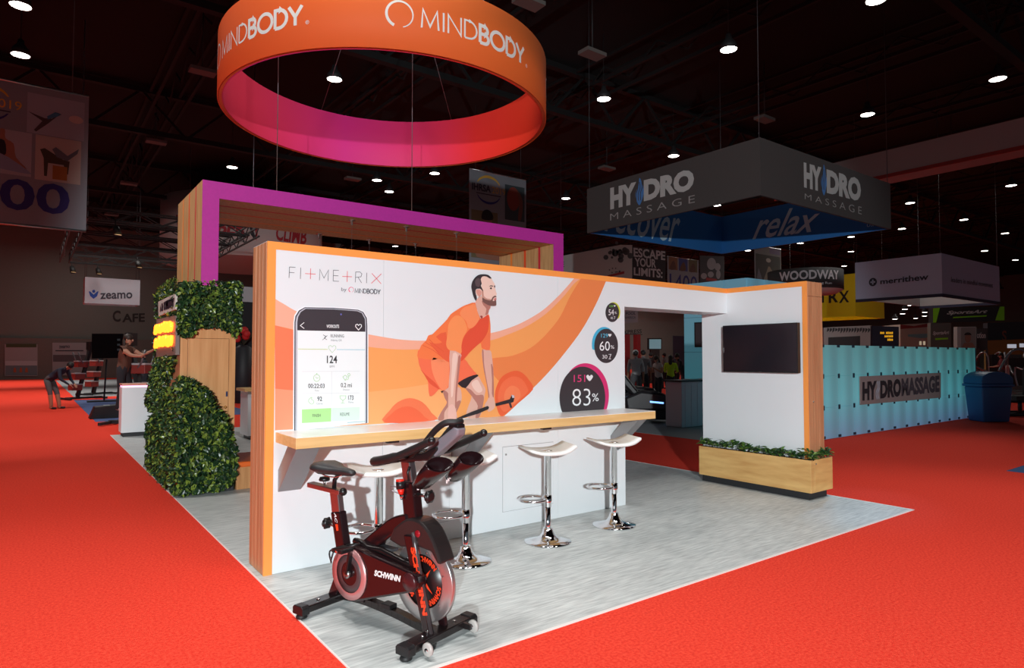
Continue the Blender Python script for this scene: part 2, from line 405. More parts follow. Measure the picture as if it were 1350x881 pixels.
# ---- printed graphics, traced on the wall's face
def A(mb, rgb, pts, k, sm=0, closed=True):
    mb.use(M('print_%d_%d_%d' % tuple(rgb), rgb, .5))
    pts = crom(pts, sm) if sm else pts
    mb.poly([wpx(p[0], p[1], k) for p in pts])
up_edge = crom([(362.5, 394), (376, 402), (392, 411), (430, 427), (470, 437.5), (500, 443.5), (530, 448), (562, 449.3), (600, 447), (646, 439.4), (668, 433.5), (690, 424.5), (715, 409.5), (735, 391.5), (748, 377.5), (757.5, 366.5)], 5, False)
mid_edge = crom([(362.5, 429), (392, 436), (430, 448), (470, 455), (500, 459), (530, 461), (562, 460), (600, 456), (646, 449), (670, 441), (695, 430), (720, 413.5), (742, 392), (756, 375), (765.5, 367.2)], 5, False)
low_edge = crom([(799, 370.8), (785.3, 402), (766.5, 436), (739.3, 472), (718, 496.5), (701.9, 512.7), (683, 532), (664, 549.5)], 5, False)
sw = MB()
A(sw, (241, 172, 146), [tuple(p) for p in up_edge]+[tuple(p) for p in mid_edge][::-1], 1)
A(sw, (243, 160, 92), [tuple(p) for p in mid_edge]+[tuple(p) for p in low_edge]+[(600, 552), (500, 559), (362.5, 567.5)], 1)
lobe = crom([(700, 515), (690, 520), (660, 505), (643, 476), (676, 469), (705, 455), (735, 423), (752, 390), (766, 367.5)], 5, False)
A(sw, (234, 132, 76), [tuple(p) for p in lobe]+[tuple(p) for p in low_edge][:-9], 2)
A(sw, (239, 122, 84), [(362.5, 429), (376, 432.4), (390, 435.8), (390, 515), (376, 514), (362.5, 512.5)], 2)
A(sw, (242, 152, 116), [(362.5, 512.5), (376, 514), (390, 515), (390, 566), (362.5, 567.5)], 2)
A(sw, (246, 170, 108), [(486, 517), (530, 512), (575, 505), (600, 502), (600, 552), (486, 560)], 2)
sw.build('swoosh_print', None, bw)
# barbell plates
pl = MB()
A(pl, (233, 98, 58), [(678, 489), (662.7, 496), (654.5, 510), (652.3, 524), (654.5, 536), (659, 547.5), (665.4, 547.2), (684, 531), (702.6, 513.6), (698, 502), (689, 492)], 3, 3)
A(pl, (239, 112, 72), [(676, 496.5), (664, 503), (658, 514), (656.5, 526), (660, 538), (667, 543), (681, 531), (695, 518), (695.5, 512), (688, 500)], 4, 3)
A(pl, (243, 128, 84), [(675, 508.5), (667, 514), (664.5, 524), (667, 533), (675, 534), (686, 524), (684, 513)], 5, 3)
A(pl, (240, 118, 78), [(506.5, 557.5), (514, 541), (525, 530), (540.5, 525), (557, 530.5), (569, 544.5), (572.7, 554.5)], 3, 3)
A(pl, (238, 102, 66), [(508.5, 557.5), (516, 546), (526, 538.5), (539, 536), (551, 541), (560, 550), (562, 555)], 4, 3)
pl.build('weight_plate_print', None, bw)
# the lifter
mn = MB()
def h1(*L): return [(600+x/12.586, 355+y/12.586) for x, y in L]
def h2(*L): return [(540+x/9.79, 390+y/9.79) for x, y in L]
def h3(*L): return [(540+x/9.79, 470+y/9.79) for x, y in L]
SK, SKD, SKL = (222, 172, 156), (180, 120, 108), (236, 200, 186)
# far arm, legs, near arm
A(mn, SK, h3((935,-80),(1040,-75),(1062,0),(1078,150),(1086,300),(1087,520),(1105,620),(1085,680),(1022,715),(1000,682),(968,630),(1018,530),(1000,380),(962,200),(945,80)), 4, 3)
A(mn, SKD, h3((935,-80),(955,-70),(960,80),(985,250),(1030,500),(1018,530),(1000,380),(962,200),(945,80)), 5, 2)
A(mn, SKD, h3((1050,100),(1078,150),(1087,400),(1086,530),(1062,480),(1065,300)), 5, 2)
A(mn, SK, h3((720,410),(800,315),(880,255),(930,330),(978,420),(970,490),(950,610),(900,782),(738,792),(745,680),(800,510)), 4, 3)
A(mn, SKD, h3((720,410),(790,430),(860,500),(950,500),(950,610),(900,782),(850,786),(880,640),(820,540),(800,510)), 5, 3)
A(mn, SKL, h3((800,345),(870,300),(915,370),(940,440),(890,470),(830,420)), 6, 3)
A(mn, SK, h3((430,440),(500,400),(640,400),(672,500),(662,590),(605,720),(600,806),(368,820),(410,715),(480,605),(455,540)), 4, 3)
A(mn, SKD, h3((430,440),(500,480),(510,620),(450,720),(440,815),(368,820),(410,715),(480,605),(455,540)), 5, 3)
A(mn, SKD, h3((600,600),(640,570),(662,590),(605,720),(597,700)), 5, 2)
# shorts, under-shorts
A(mn, (242, 112, 78), h3((108,-70),(112,40),(130,130),(180,220),(232,300),(242,400),(258,515),(320,490),(385,420),(432,452),(500,402),(640,335),(740,275),(866,236),(830,190),(760,100),(705,30),(520,-60),(250,-150)), 5, 2)
A(mn, (247, 140, 98), h3((290,20),(400,40),(500,60),(510,200),(500,380),(432,440),(370,370),(310,250),(280,120)), 6, 3)
A(mn, (226, 86, 58), h3((130,150),(200,230),(330,340),(385,418),(370,420),(260,350),(190,240)), 6, 2)
A(mn, (46, 38, 42), h3((633,335),(760,265),(866,234),(884,256),(800,312),(722,412),(640,370)), 6, 2)
A(mn, (46, 38, 42), h3((380,420),(400,450),(440,440),(420,478)), 6)
# shirt
A(mn, (243, 122, 70), h2((845,88),(760,108),(680,140),(600,190),(530,240),(480,310),(400,392),(330,462),(290,500),(240,515),(212,580),(150,640),(115,740),(108,800),(300,830),(520,872),(660,862),(780,732),(850,662),(912,610),(925,650),(940,682),(1032,702),(1042,560),(1046,420),(1040,330),(1020,238),(960,282),(915,292),(872,185)), 6, 2)
A(mn, (226, 82, 56), h2((912,300),(1010,250),(1025,320),(1010,460),(940,580),(850,660),(760,745),(665,850),(660,740),(690,560),(760,450),(850,370)), 7, 3)
A(mn, (232, 96, 62), h2((470,470),(480,640),(515,700),(520,860),(420,800),(330,700),(250,600),(330,620),(420,600),(340,530)), 7, 2)
A(mn, (247, 146, 88), h2((600,255),(540,300),(500,380),(490,500),(472,630),(516,705),(660,752),(668,640),(690,540),(740,450),(730,370),(680,280)), 8, 3)
A(mn, (247, 142, 92), h2((690,160),(780,125),(845,110),(880,220),(900,300),(830,400),(760,420),(730,330),(650,240)), 8, 3)
A(mn, (240, 116, 74), h2((985,520),(1035,470),(1040,560),(1030,698),(945,678),(930,640)), 8, 2)
for q in (((250,560),(330,640),(440,720)), ((170,640),(300,700),(430,800)), ((200,600),(300,660),(380,740))):
    mn.use(M('print_fold', (224, 88, 56), .5)); stroke(mn, h2(*q), .7, lambda x, y: wpx(x, y, 9))
# near arm over the shirt
A(mn, SK, h3((520,-75),(662,-30),(660,20),(642,180),(626,340),(612,480),(600,690),(598,806),(500,812),(498,600),(500,430),(520,160)), 9, 2)
A(mn, SKL, h3((560,-40),(620,-20),(600,150),(575,330),(560,500),(535,520),(535,330),(545,150)), 10, 2)
A(mn, SKD, h3((630,0),(660,0),(642,180),(626,340),(612,480),(602,660),(585,640),(595,400),(615,180)), 10, 2)
A(mn, (232, 180, 168), h3((505,650),(560,620),(598,700),(598,806),(500,812)), 11, 2)
# neck, face, hair
A(mn, SK, h1((345,520),(342,590),(370,680),(395,755),(430,812),(480,800),(548,740),(562,680),(592,606),(450,440)), 8, 2)
A(mn, SKD, h1((440,520),(520,580),(590,606),(562,680),(548,740),(500,760),(520,660),(470,600)), 9, 2)
A(mn, (150, 70, 60), h1((415,780),(440,770),(460,790),(440,825)), 9, 2)
A(mn, SKL, h1((420,150),(470,118),(545,122),(602,156),(632,205),(662,258),(666,310),(678,370),(692,412),(682,440),(686,480),(682,520),(680,590),(640,611),(585,605),(470,545),(440,470),(430,420),(400,455),(362,440),(340,375),(350,335),(410,322),(440,250)), 10, 2)
A(mn, (200, 148, 132), h1((440,330),(470,370),(480,450),(540,490),(600,500),(610,560),(560,595),(480,550),(445,470)), 11, 2)
A(mn, (120, 84, 78), h1((450,470),(500,500),(580,520),(605,500),(620,465),(665,438),(688,462),(650,470),(630,500),(625,530),(650,525),(678,512),(685,570),(676,606),(615,612),(560,600),(500,570),(458,535)), 12, 2)
A(mn, (205, 120, 118), h1((640,490),(686,475),(686,512),(650,520)), 13, 1)
A(mn, (56, 48, 52), h1((345,525),(310,470),(285,380),(267,290),(284,210),(320,150),(370,105),(430,85),(510,86),(562,104),(606,152),(565,150),(520,122),(455,122),(425,170),(442,235),(425,275),(440,300),(470,372),(440,345),(405,322),(352,328),(338,372),(350,430),(362,480)), 13, 2)
A(mn, (90, 74, 78), h1((330,200),(370,150),(410,160),(420,230),(400,290),(350,280)), 14, 2)
A(mn, (214, 150, 136), h1((352,345),(400,338),(430,360),(432,410),(415,450),(385,440),(355,395)), 14, 2)
A(mn, (54, 42, 44), h1((560,290),(590,268),(632,276),(628,288),(590,284)), 13, 1)
A(mn, (60, 46, 48), h1((575,310),(605,300),(612,318),(600,335),(580,326)), 13, 1)
A(mn, (54, 42, 44), h1((645,275),(664,268),(666,300),(652,308)), 13, 1)
# bar
A(mn, (44, 38, 42), h3((600,802),(800,716),(1008,640),(1026,655),(1018,682),(880,742),(680,800)), 12)
A(mn, (44, 38, 42), [(653, 532), (672, 526.5), (675, 520.5), (678.5, 523), (677, 530), (674.5, 531), (653.5, 535.8)], 12)
A(mn, (60, 48, 54), [(670, 530), (673, 529), (675.2, 537), (673, 538.4)], 12)
A(mn, (196, 190, 200), [(674.5, 520.5), (677.5, 521.5), (678.5, 524.5), (675.5, 525)], 13)
mn.build('lifter_print', None, bw)
# phone
ph = MB(); 
A(ph, (240, 240, 244), [(386.3, 568), (386.8, 425), (388, 416), (393, 408), (401, 403.8), (440, 404.6), (473, 407.2), (480, 410.5), (485, 419), (485.6, 430), (485.6, 558)], 5)
A(ph, (60, 60, 70), [(387.8, 568), (388.2, 425), (389.5, 417), (394, 409.5), (402, 405.2), (440, 406), (472, 408.5), (479, 411.5), (483.6, 419.5), (484.2, 430), (484.2, 558)], 6)
A(ph, (190, 190, 200), [(389.3, 568), (389.7, 425), (391, 418), (395, 411), (402, 406.4), (440, 407.2), (472, 409.6), (478, 412.5), (482.2, 420), (482.8, 430), (482.8, 558)], 7)
A(ph, (58, 52, 58), [(391.6, 568), (392, 425), (393, 418), (396.5, 411.5), (403, 407.2), (440, 408), (471, 410.4), (477, 413), (481, 420.5), (481.6, 430), (481.4, 558)], 8)
A(ph, (236, 241, 242), [(391.6, 568), (392.1, 435.7), (481.6, 437.6), (481.2, 558)], 9)
DG, GR, LG = (70, 70, 76), (150, 152, 156), (150, 205, 130)
def px(x, y): return lambda u, v: None
def PT(s, x0, y0, x1, y1, rgb, k=11, bold=0., dy=0.):
    """text in the photo-pixel box on the wall; dy = drop from its left to its right end"""
    ph.use(M('print_%d_%d_%d' % tuple(rgb), rgb, .5)); txt(ph, s, quad(wpx(x0, y1, k), wpx(x1, y1+dy, k), wpx(x1, y0+dy, k), wpx(x0, y0, k)), bold)
def PS(rgb, pts, w_, k=11, closed=False):
    ph.use(M('print_%d_%d_%d' % tuple(rgb), rgb, .5)); stroke(ph, pts, w_, lambda x, y: wpx(x, y, k), closed)
def hp(cx, cy, s): return [(cx, cy+s), (cx-s*.9, cy-.05*s), (cx-s*.85, cy-.6*s), (cx-.4*s, cy-.8*s), (cx, cy-.4*s), (cx+.4*s, cy-.8*s), (cx+s*.85, cy-.6*s), (cx+s*.9, cy-.05*s)]
PS((240, 240, 242), [(401, 425.3), (396, 429.3), (401, 433.3)], .8)
PT('WORKOUTS', 430.5, 428, 447, 432.4, (236, 236, 238), bold=.02, dy=.3); PS((240, 240, 242), hp(472.7, 431, 4.3), .9, closed=True)
A(ph, (110, 110, 190), arc(449.6, 414.6, 1, 1.3, 0, 330, 8), 10)
PT('RUNNING', 436, 440.8, 453.5, 445, DG, dy=.2); PT('Atlanta, GA', 436, 447, 450.5, 450.4, GR, dy=.2)
PS(DG, [(426, 441.5), (429.5, 443.5), (427.5, 446), (431, 448)], .6); PS(DG, [(431.5, 442.5), (428, 446), (425, 448.5)], .5)
PS((190, 206, 80), [(393, 460.3), (432, 460.8)], .6); PS((120, 190, 210), [(444, 461), (481, 461.3)], .6); PS((170, 205, 160), hp(438, 459.8, 5.4), .5, closed=True)
PT('124', 431, 469, 444.5, 479, (50, 48, 52), bold=.015); PT('BPM', 434.7, 482, 441, 484.8, GR)
for q in (((398, 490), (474, 489.5)), ((398, 519), (474, 518.2)), ((437.3, 490), (437, 534))): PS((205, 208, 212), q, .35)
PS(LG, arc(417.6, 498.5, 4.2, 4.6, 0, 345, 14), .5, closed=True); PS(LG, [(417.6, 493.5), (417.6, 492.5)], 1.3); PS(LG, [(416, 497), (417.8, 499), (420, 497.8)], .5)
PS(LG, [(455, 501.5), (452, 497), (455, 494.8), (458, 497), (455, 501.5), (459, 500), (460, 495.5)], .5); PS(LG, arc(460, 494.3, 1.5, 1.8, 0, 340, 8), .5, closed=True)
PT('00:22:03', 406.3, 506, 428, 511.8, (64, 62, 66), bold=.01); PT('Time', 414.8, 514, 420.5, 516.2, GR)
PT('0.2 mi', 449.3, 505, 463.8, 510.8, (64, 62, 66), bold=.01); PT('Distance', 452.3, 512.8, 460.8, 515, GR)
PS(LG, crom([(410.5, 533), (407, 530), (407.5, 526.5), (411, 524), (410.8, 527), (413.5, 528.5), (413.3, 531.5)], 4), .5, closed=True)
PT('92', 418.3, 523, 424.6, 529, (64, 62, 66), bold=.01); PT('Calories', 417.3, 531, 425.5, 533.4, GR)
PS(LG, [(448, 522), (456, 522), (455.5, 525.5), (452, 528.3), (448.6, 525.5)], .5, closed=True); PS(LG, [(452, 528.3), (452, 531), (449.5, 531.8), (454.5, 531.8)], .5)
PT('173', 459, 521.5, 466, 527.5, (64, 62, 66), bold=.01); PT('Points', 459.5, 529.3, 466, 531.6, GR)
A(ph, (178, 228, 150), [(398, 540), (436.7, 538.2), (436.4, 556), (398, 558)], 10)
A(ph, (217, 236, 222), [(437.4, 538.2), (474.3, 536.8), (473.8, 553.8), (437.2, 555.6)], 10)
PT('FINISH', 412, 546.2, 422.8, 550.2, DG, dy=-.4); PT('RESUME', 448.5, 544.4, 460.8, 548.6, DG, dy=-.4)
PS((150, 178, 190), [(458, 557.4), (481, 555.8)], .8)
ph.build('phone_print', None, bw)
# badges
bd = MB()
def E_(rgb, cx, cy, rx, ry, k, a0=0, a1=360):
    A(bd, rgb, arc(cx, cy, rx, ry, a0, a1, 36)[:-1] if a1-a0 == 360 else arc(cx, cy, rx, ry, a0, a1, 36), k)
DK = (60, 52, 56)
def cut(cx, cy, rx, ry, ylim): return [(x, min(y, ylim(x))) for x, y in arc(cx, cy, rx, ry, 0, 360, 72)[:-1] if True]
yl = lambda x: 542.8-.055*(x-767)
A(bd, (214, 48, 112), cut(771.8, 521.5, 31, 42.5, yl), 1); A(bd, DK, cut(767.8, 524.5, 30.2, 41, yl), 2)
A(bd, (70, 176, 214), arc(796.5, 454.5, 16.2, 23.3, 165, 300, 24)+arc(799.2, 456.2, 15.4, 22.4, 300, 165, 24), 1); E_(DK, 799.1, 456.2, 15.7, 22.7, 2)
A(bd, (200, 206, 50), arc(808.6, 411.6, 9.2, 13, -110, 40, 20)+arc(807.2, 412.1, 8.9, 12.6, 40, -110, 20), 1); E_(DK, 807.2, 412.1, 9, 12.7, 2)
def BT(s, x0, y0, x1, y1, rgb, bold=0., dy=0., k=3):
    bd.use(M('print_%d_%d_%d' % tuple(rgb), rgb, .5)); txt(bd, s, quad(wpx(x0, y1, k), wpx(x1, y1+dy, k), wpx(x1, y0+dy, k), wpx(x0, y0, k)), bold)
BT('151', 756.5, 494.6, 771.5, 504, (220, 60, 120), dy=-.3); A(bd, (232, 230, 232), crom(hp(777.3, 498, 4.6), 3), 3)
BT('83', 754.5, 513, 778.5, 535.5, (240, 238, 240), -.012, dy=-.6); BT('%', 780.5, 519, 789.3, 529.3, (240, 238, 240), dy=-.3)
BT('129', 792.5, 440, 801.5, 445.2, (96, 190, 222)); A(bd, (232, 230, 232), crom(hp(804, 442, 2.2), 3), 3)
BT('60', 790.5, 450.2, 804, 462.5, (240, 238, 240)); BT('%', 805, 455.5, 809.8, 459.8, (240, 238, 240)); BT('30', 794, 468, 800.6, 473, (240, 238, 240))
bd.use(M('print_240_238_240', (240, 238, 240))); stroke(bd, [(802.3, 467.3), (805.6, 467.3), (804, 471), (804, 473.2)], .6, lambda x, y: wpx(x, y, 3)); stroke(bd, [(802.4, 473.3), (805.6, 473.3)], .6, lambda x, y: wpx(x, y, 3))
BT('54', 802.3, 408, 809.3, 415.8, (240, 238, 240)); BT('%', 810.2, 411, 813, 414, (240, 238, 240)); BT('104', 803.5, 402.3, 808.3, 405.2, (120, 200, 80)); BT('40', 804.8, 417.8, 808, 421, (240, 238, 240))
A(bd, (232, 230, 232), crom(hp(810.4, 403.4, 1.3), 3), 3); bd.use(M('print_240_238_240', (240, 238, 240))); stroke(bd, [(808.9, 417.6), (811, 417.6), (810, 420), (810, 421)], .4, lambda x, y: wpx(x, y, 3))
bd.build('badge_print', None, bw)
# wordmark
lt = MB()
def S5(rgb, pts, w_=.62):
    lt.use(M('print_%d_%d_%d' % tuple(rgb), rgb, .5)); stroke(lt, [(375+x/9.643, 340+y/9.643) for x, y in pts], w_, lambda x, y: wpx(x, y, 3))
K_, RD = (78, 80, 86), (226, 84, 92)
for pts in ([(58,255),(64,117),(140,121)], [(61,186),(126,190)], [(206,125),(202,267)], [(445,285),(450,145),(502,258),(561,153),(554,292)], [(692,160),(622,158),(619,296),(692,299)], [(620,226),(686,229)], [(900,312),(906,180),(960,180),(985,205),(972,242),(904,250)], [(938,250),(981,320)], [(1047,190),(1043,322)]): S5(K_, pts)
for pts in ([(262,200),(397,208)], [(333,135),(330,271)], [(735,237),(859,241)], [(800,168),(797,305)], [(1110,197),(1230,331)], [(1231,205),(1104,326)]): S5(RD, pts, .75)
lt.use(M('print_110_110_118', (110, 110, 118))); txt(lt, 'by', quad(wpx(450, 385.2, 3), wpx(456.8, 385.6, 3), wpx(456.8, 379.6, 3), wpx(450, 379.2, 3)))
lt.use(M('print_226_84_120', (226, 84, 120))); swirl(lt, 463, -382, 3.3, lambda x, y: wpx(x, -y, 3), .28)
lt.use(M('print_90_90_98', (90, 90, 98))); mindbody(lt, 467.5, -386.2, 6.0, 34, lambda x, y: wpx(x, -y+.05*(x-467), 3), .13, .17)
lt.build('wordmark_print', None, bw)

# ================================================================ counter on the wall
CT, CF, CXA, CXB = 1.045, 4.425, 1.465, 5.13
ct = thing('bar_counter', 'white topped counter with maple edge fixed along the display wall', 'counter', (3.3, 4.65, CT-.08))
B((CXA, CF, CT-.078), (CXB, Y0-.006, CT-.004)).build('counter_slab', WOODL, ct, bevel=.002)
B((CXA+.002, CF+.002, CT-.004), (CXB-.002, Y0-.006, CT)).build('counter_top', WPLAS, ct)
for px_ in (519, 722):
    x = PY(px_, 590, CF).x
    B((x-.045, CF-.001, CT-.092), (x+.045, CF+.05, CT-.078)).build('power_outlet', BLACKP, ct)
for (x, w_) in ((CXA+.105, .17), (3.06, .17), (CXB-.13, .12)):
    mb = MB(); zt = CT-.078; pa = [(CF+.045, zt), (CF+.235, zt), (Y0-.01, .765), (Y0-.01, .60)]
    mb.prism([(x-w_/2, y, z) for y, z in pa], (w_, 0, 0)); br = mb.build('bracket', GREYB, ct, bevel=.004)

# ================================================================ screen and planter on the return wall
tv = thing('wall_screen', 'black flat television mounted on the return wall above the planter', 'television', (X1-.004, 4.37, 1.70))
B((X1-.03, 4.05, 1.5), (X1-.003, 4.7, 1.9)).build('wall_mount', BLACKP, tv)
B((X1-.09, 3.905, 1.412), (X1-.03, 4.885, 1.985)).build('housing', BLACKP, tv, bevel=.004)
SCREEN = M('dark_screen', (26, 24, 32), .22, spec=.6, rgb2=(36, 26, 34), vscale=2.2)
B((X1-.0915, 3.917, 1.428), (X1-.0895, 4.873, 1.973)).build('screen', SCREEN, tv)
B((X1-.093, 4.36, 1.415), (X1-.0905, 4.40, 1.421)).build('logo_bar', KNOB, tv)
for z in (1.70, 1.685, 1.67, 1.655): B((X1-.094, 4.868, z), (X1-.0915, 4.874, z+.006)).build('indicator', M('lamp_white', (235, 235, 240), .4), tv)

plx, ply0, ply1 = 6.935, 3.775, 5.265
pt = thing('planter_box', 'oak planter trough with low green plants at the return wall foot', 'planter', (7.17, 4.5, .004))
bx = MB(); bx.box((plx, ply0, .088), (X1-.008, ply1, .45)); bx.box((X1-.008, ply0, .088), (XR-.005, Y2-.008, .45))
PLW = M('planter_oak', (226, 182, 116), .5, rgb2=(204, 152, 90), vscale=1.5, stretch=(1.4, 1.4, 9), bump=.02)
bx.build('trough', PLW, pt, bevel=.003)
tk = MB(); tk.box((plx+.045, ply0+.05, .004), (X1-.01, ply1-.02, .088)); tk.box((X1-.01, ply0+.05, .004), (XR-.05, Y2-.01, .088)); tk.build('toe_kick', CHAR, pt)
B((plx+.012, ply0+.012, .445), (X1-.012, ply1-.012, .452)).build('soil', M('dark_soil', (40, 32, 24), .9), pt)
MB().sphere(PY(1076, 612, ply0-.003), .009, 8, 6).build('screw_cap', KNOB, pt)

def leaf(mb, c, d, up, L, W):
    """folded pointed leaf at c growing along d"""
    d = d.normalized(); s = d.cross(up)
    if s.length < 1e-3: s = Vector((1,0,0))
    s.normalize(); n = s.cross(d)
    m1, m2 = c+d*L*.35, c+d*L*.72; tip = c+d*L+n*(-.12*L)
    b = len(mb.v); mb.v += [c, m1+s*W*.5+n*W*.18, m2+s*W*.42+n*W*.12, tip, m2-s*W*.42+n*W*.12, m1-s*W*.5+n*W*.18, m1-n*W*.06, m2-n*W*.1]
    for f in ((0,1,6),(1,2,7,6),(2,3,7),(7,3,4),(6,7,4,5),(0,6,5)): mb.face([b+i for i in f])
def rv(a=1.): return Vector((random.uniform(-a,a), random.uniform(-a,a), random.uniform(-a,a)))
mb = MB(); st = MB()
spots = [((plx+X1)/2+random.uniform(-.02,.02), ply0+.02+(ply1-ply0-.04)*i/24) for i in range(25)] + [(X1+.0+.36*i/7, (ply0+Y2)/2+random.uniform(-.01,.01)) for i in range(8)]
for (x, y) in spots:
    for k in range(2):
        b0 = Vector((x+random.uniform(-.02,.02), y+random.uniform(-.02,.02), .45)); h = random.uniform(.03, .10); t = b0+Vector((random.uniform(-.03,.03), random.uniform(-.03,.03), h))
        st.tube([b0-Vector((0,0,.01)), t], .003, 4)
        for j in range(9):
            a = random.uniform(0, 6.28); e = random.uniform(-.25, .9); d = Vector((math.cos(a)*math.cos(e), math.sin(a)*math.cos(e), math.sin(e)))
            leaf(mb, b0.lerp(t, random.uniform(.3, 1.05)), d, Vector((0,0,1)), random.uniform(.055,.085), random.uniform(.026,.036))
tag(mb.build('foliage', LEAFP, pt), kind='stuff'); tag(st.build('stems', STEM, pt), kind='stuff')
# ================================================================ ring sign over the stand
RC, RR, RZ0, RZ1 = Vector((4.581, 9.462, 0)), 2.537, 5.40, 6.30
def ring_mat(name, stops):
    m = bpy.data.materials.new(name); m.use_nodes = True; nt = m.node_tree; b = nt.nodes['Principled BSDF']; b.inputs['Roughness'].default_value = .7
    tc = nt.nodes.new('ShaderNodeTexCoord'); dp = nt.nodes.new('ShaderNodeVectorMath'); dp.operation = 'DOT_PRODUCT'
    nt.links.new(tc.outputs['Object'], dp.inputs[0]); dp.inputs[1].default_value = (RT.x, RT.y, 0)
    mr = nt.nodes.new('ShaderNodeMapRange'); mr.inputs[1].default_value = -RR; mr.inputs[2].default_value = RR; nt.links.new(dp.outputs['Value'], mr.inputs[0])
    r = nt.nodes.new('ShaderNodeValToRGB'); e = r.color_ramp.elements
    e[0].position, e[0].color = stops[0][0], lin(stops[0][1])+(1,); e[1].position, e[1].color = stops[-1][0], lin(stops[-1][1])+(1,)
    for p, c in stops[1:-1]: k = e.new(p); k.color = lin(c)+(1,)
    nt.links.new(mr.outputs[0], r.inputs[0]); nt.links.new(r.outputs[0], b.inputs['Base Color']); return m
RO = ring_mat('ring_outer_gradient', [(0, (232, 84, 34)), (.5, (238, 104, 42)), (1, (238, 112, 44))])  # orange turns slightly yellower from left to right
RI = ring_mat('ring_inner_print', [(0, (214, 44, 70)), (.25, (200, 26, 120)), (.55, (210, 30, 86)), (.75, (222, 36, 34)), (1, (226, 52, 14))])
rs = thing('ring_sign', 'large round orange fabric ring sign hanging above the booth', 'hanging sign', (RC.x, RC.y, RZ0))
def cyl_band(r0, r1, z0, z1, n=120):
    mb = MB(); mb.lathe([(r0, z0), (r1, z0), (r1, z1), (r0, z1), (r0, z0)], RC, n); return mb
cyl_band(RR-.012, RR, RZ0, RZ1).build('outer_band', RO, rs)
cyl_band(RR-.075, RR-.062, RZ0, RZ1).build('inner_band', RI, rs)
cyl_band(RR-.062, RR-.012, RZ0+.004, RZ0+.02).build('bottom_rim', M('rim_orange', (206, 84, 40), .7), rs)
cyl_band(RR-.062, RR-.012, RZ1-.02, RZ1-.004).build('top_rim', M('rim_orange', (206, 84, 40), .7), rs)
PRINTW = M('white_print', (238, 234, 228), .6)
for k in range(5):
    def fn(x, y, k=k):
        a = math.radians(-107.5+72*k) + x/RR; return RC + Vector(((RR+.004)*math.cos(a), (RR+.004)*math.sin(a), 5.712+y))
    mb = MB(); mindbody(mb, 0, 0, .245, 1.72, fn, .1, .19); swirl(mb, -.25, .13, .165, fn, .2)
    stroke(mb, arc(1.79, .02, .022, .022, 0, 360, 12)[:-1], .006, fn, True); stroke(mb, [(1.783, .008), (1.783, .032), (1.795, .03), (1.795, .022), (1.785, .02), (1.797, .008)], .004, fn)
    mb.build('lettering', PRINTW, rs)
apex = RC+Vector((0, 0, 9.2)); mb = MB()
for k in range(6):
    a = math.radians(35+60*k); mb.tube([RC+Vector(((RR-.04)*math.cos(a), (RR-.04)*math.sin(a), RZ1-.01)), apex], .006, 5)
mb.tube([apex, RC+Vector((0, 0, 11.95))], .008, 5); mb.build('suspension_cable', STEELC, rs)

# ================================================================ oak portal with purple face
AY, AX0, AX1, AH, AD = 8.25, 1.592, 7.24, 3.69, 1.56
ar = thing('portal_frame', 'tall oak portal frame with purple front face and coloured stripes', 'portal', (4.4, AY+.78, .004))
lw, tw_ = .185, .2
def U(y0, y1, ins, zl, zr):
    mb = MB(); a, b, c = AX0+ins, AX1-ins, AH-ins
    mb.box((a, y0, zl), (AX0+lw-ins, y1, c)); mb.box((AX1-lw-.03+ins, y0, zr), (b, y1, c)); mb.box((AX0+lw-ins, y0, AH-tw_+ins), (AX1-lw-.03+ins, y1, c)); return mb
ZL = 2.44
U(AY-.012, AY, 0, ZL, .004).build('purple_face', PURPLE, ar)
pw, gp = .345, .06; y = AY
ARW = M('portal_oak', (212, 170, 118), .5, rgb2=(190, 142, 92), vscale=2.5, stretch=(10, 10, .8), bump=.02)
cols = [M('stripe_crimson', (208, 44, 60), .6), M('stripe_vermilion', (232, 82, 38), .6), M('stripe_orange', (242, 138, 58), .6)]
for i in range(4):
    U(y, y+pw, 0, ZL, .004).build('oak_band', ARW, ar); y += pw
    if i < 3: U(y, y+gp, .0008, ZL, .004).build('stripe', cols[i], ar); y += gp
for (px, py) in ((464, 289.6), (536, 298.5), (602, 307), (421, 308), (487, 315.5), (548, 321)):
    p = PZ(px, py, AH-tw_)
    c = thing('display_cable', 'thin steel display cable with chrome fitting under the oak portal', 'cable', (p.x, p.y, .004), 'display cables inside the oak portal')
    MB().tube([(p.x, p.y, .02), (p.x, p.y, AH-tw_-.01)], .003, 5).build('cable', STEELC, c)
    MB().lathe([(0, -.075), (.014, -.075), (.014, -.012), (.05, -.012), (.05, 0), (0, 0)], (p.x, p.y, AH-tw_), 14).build('ceiling_fitting', CHROME, c)
    MB().lathe([(0, 0), (.035, 0), (.035, .01), (.012, .016), (.012, .05), (0, .05)], (p.x, p.y, .005), 14).build('floor_fitting', CHROME, c)
for (px, X, Y) in ((365, 3.0, 9.2), (543, 5.0, 9.2)):
    x_ = PY(px, 240, 9.2).x
    tag(MB().tube([(x_, 9.2, AH), (x_, 9.2, 11.9)], .006, 5).build('support_cable', STEELC), 'vertical steel cable from the oak portal top up to the roof', 'cable', 'roof cables above the oak portal')

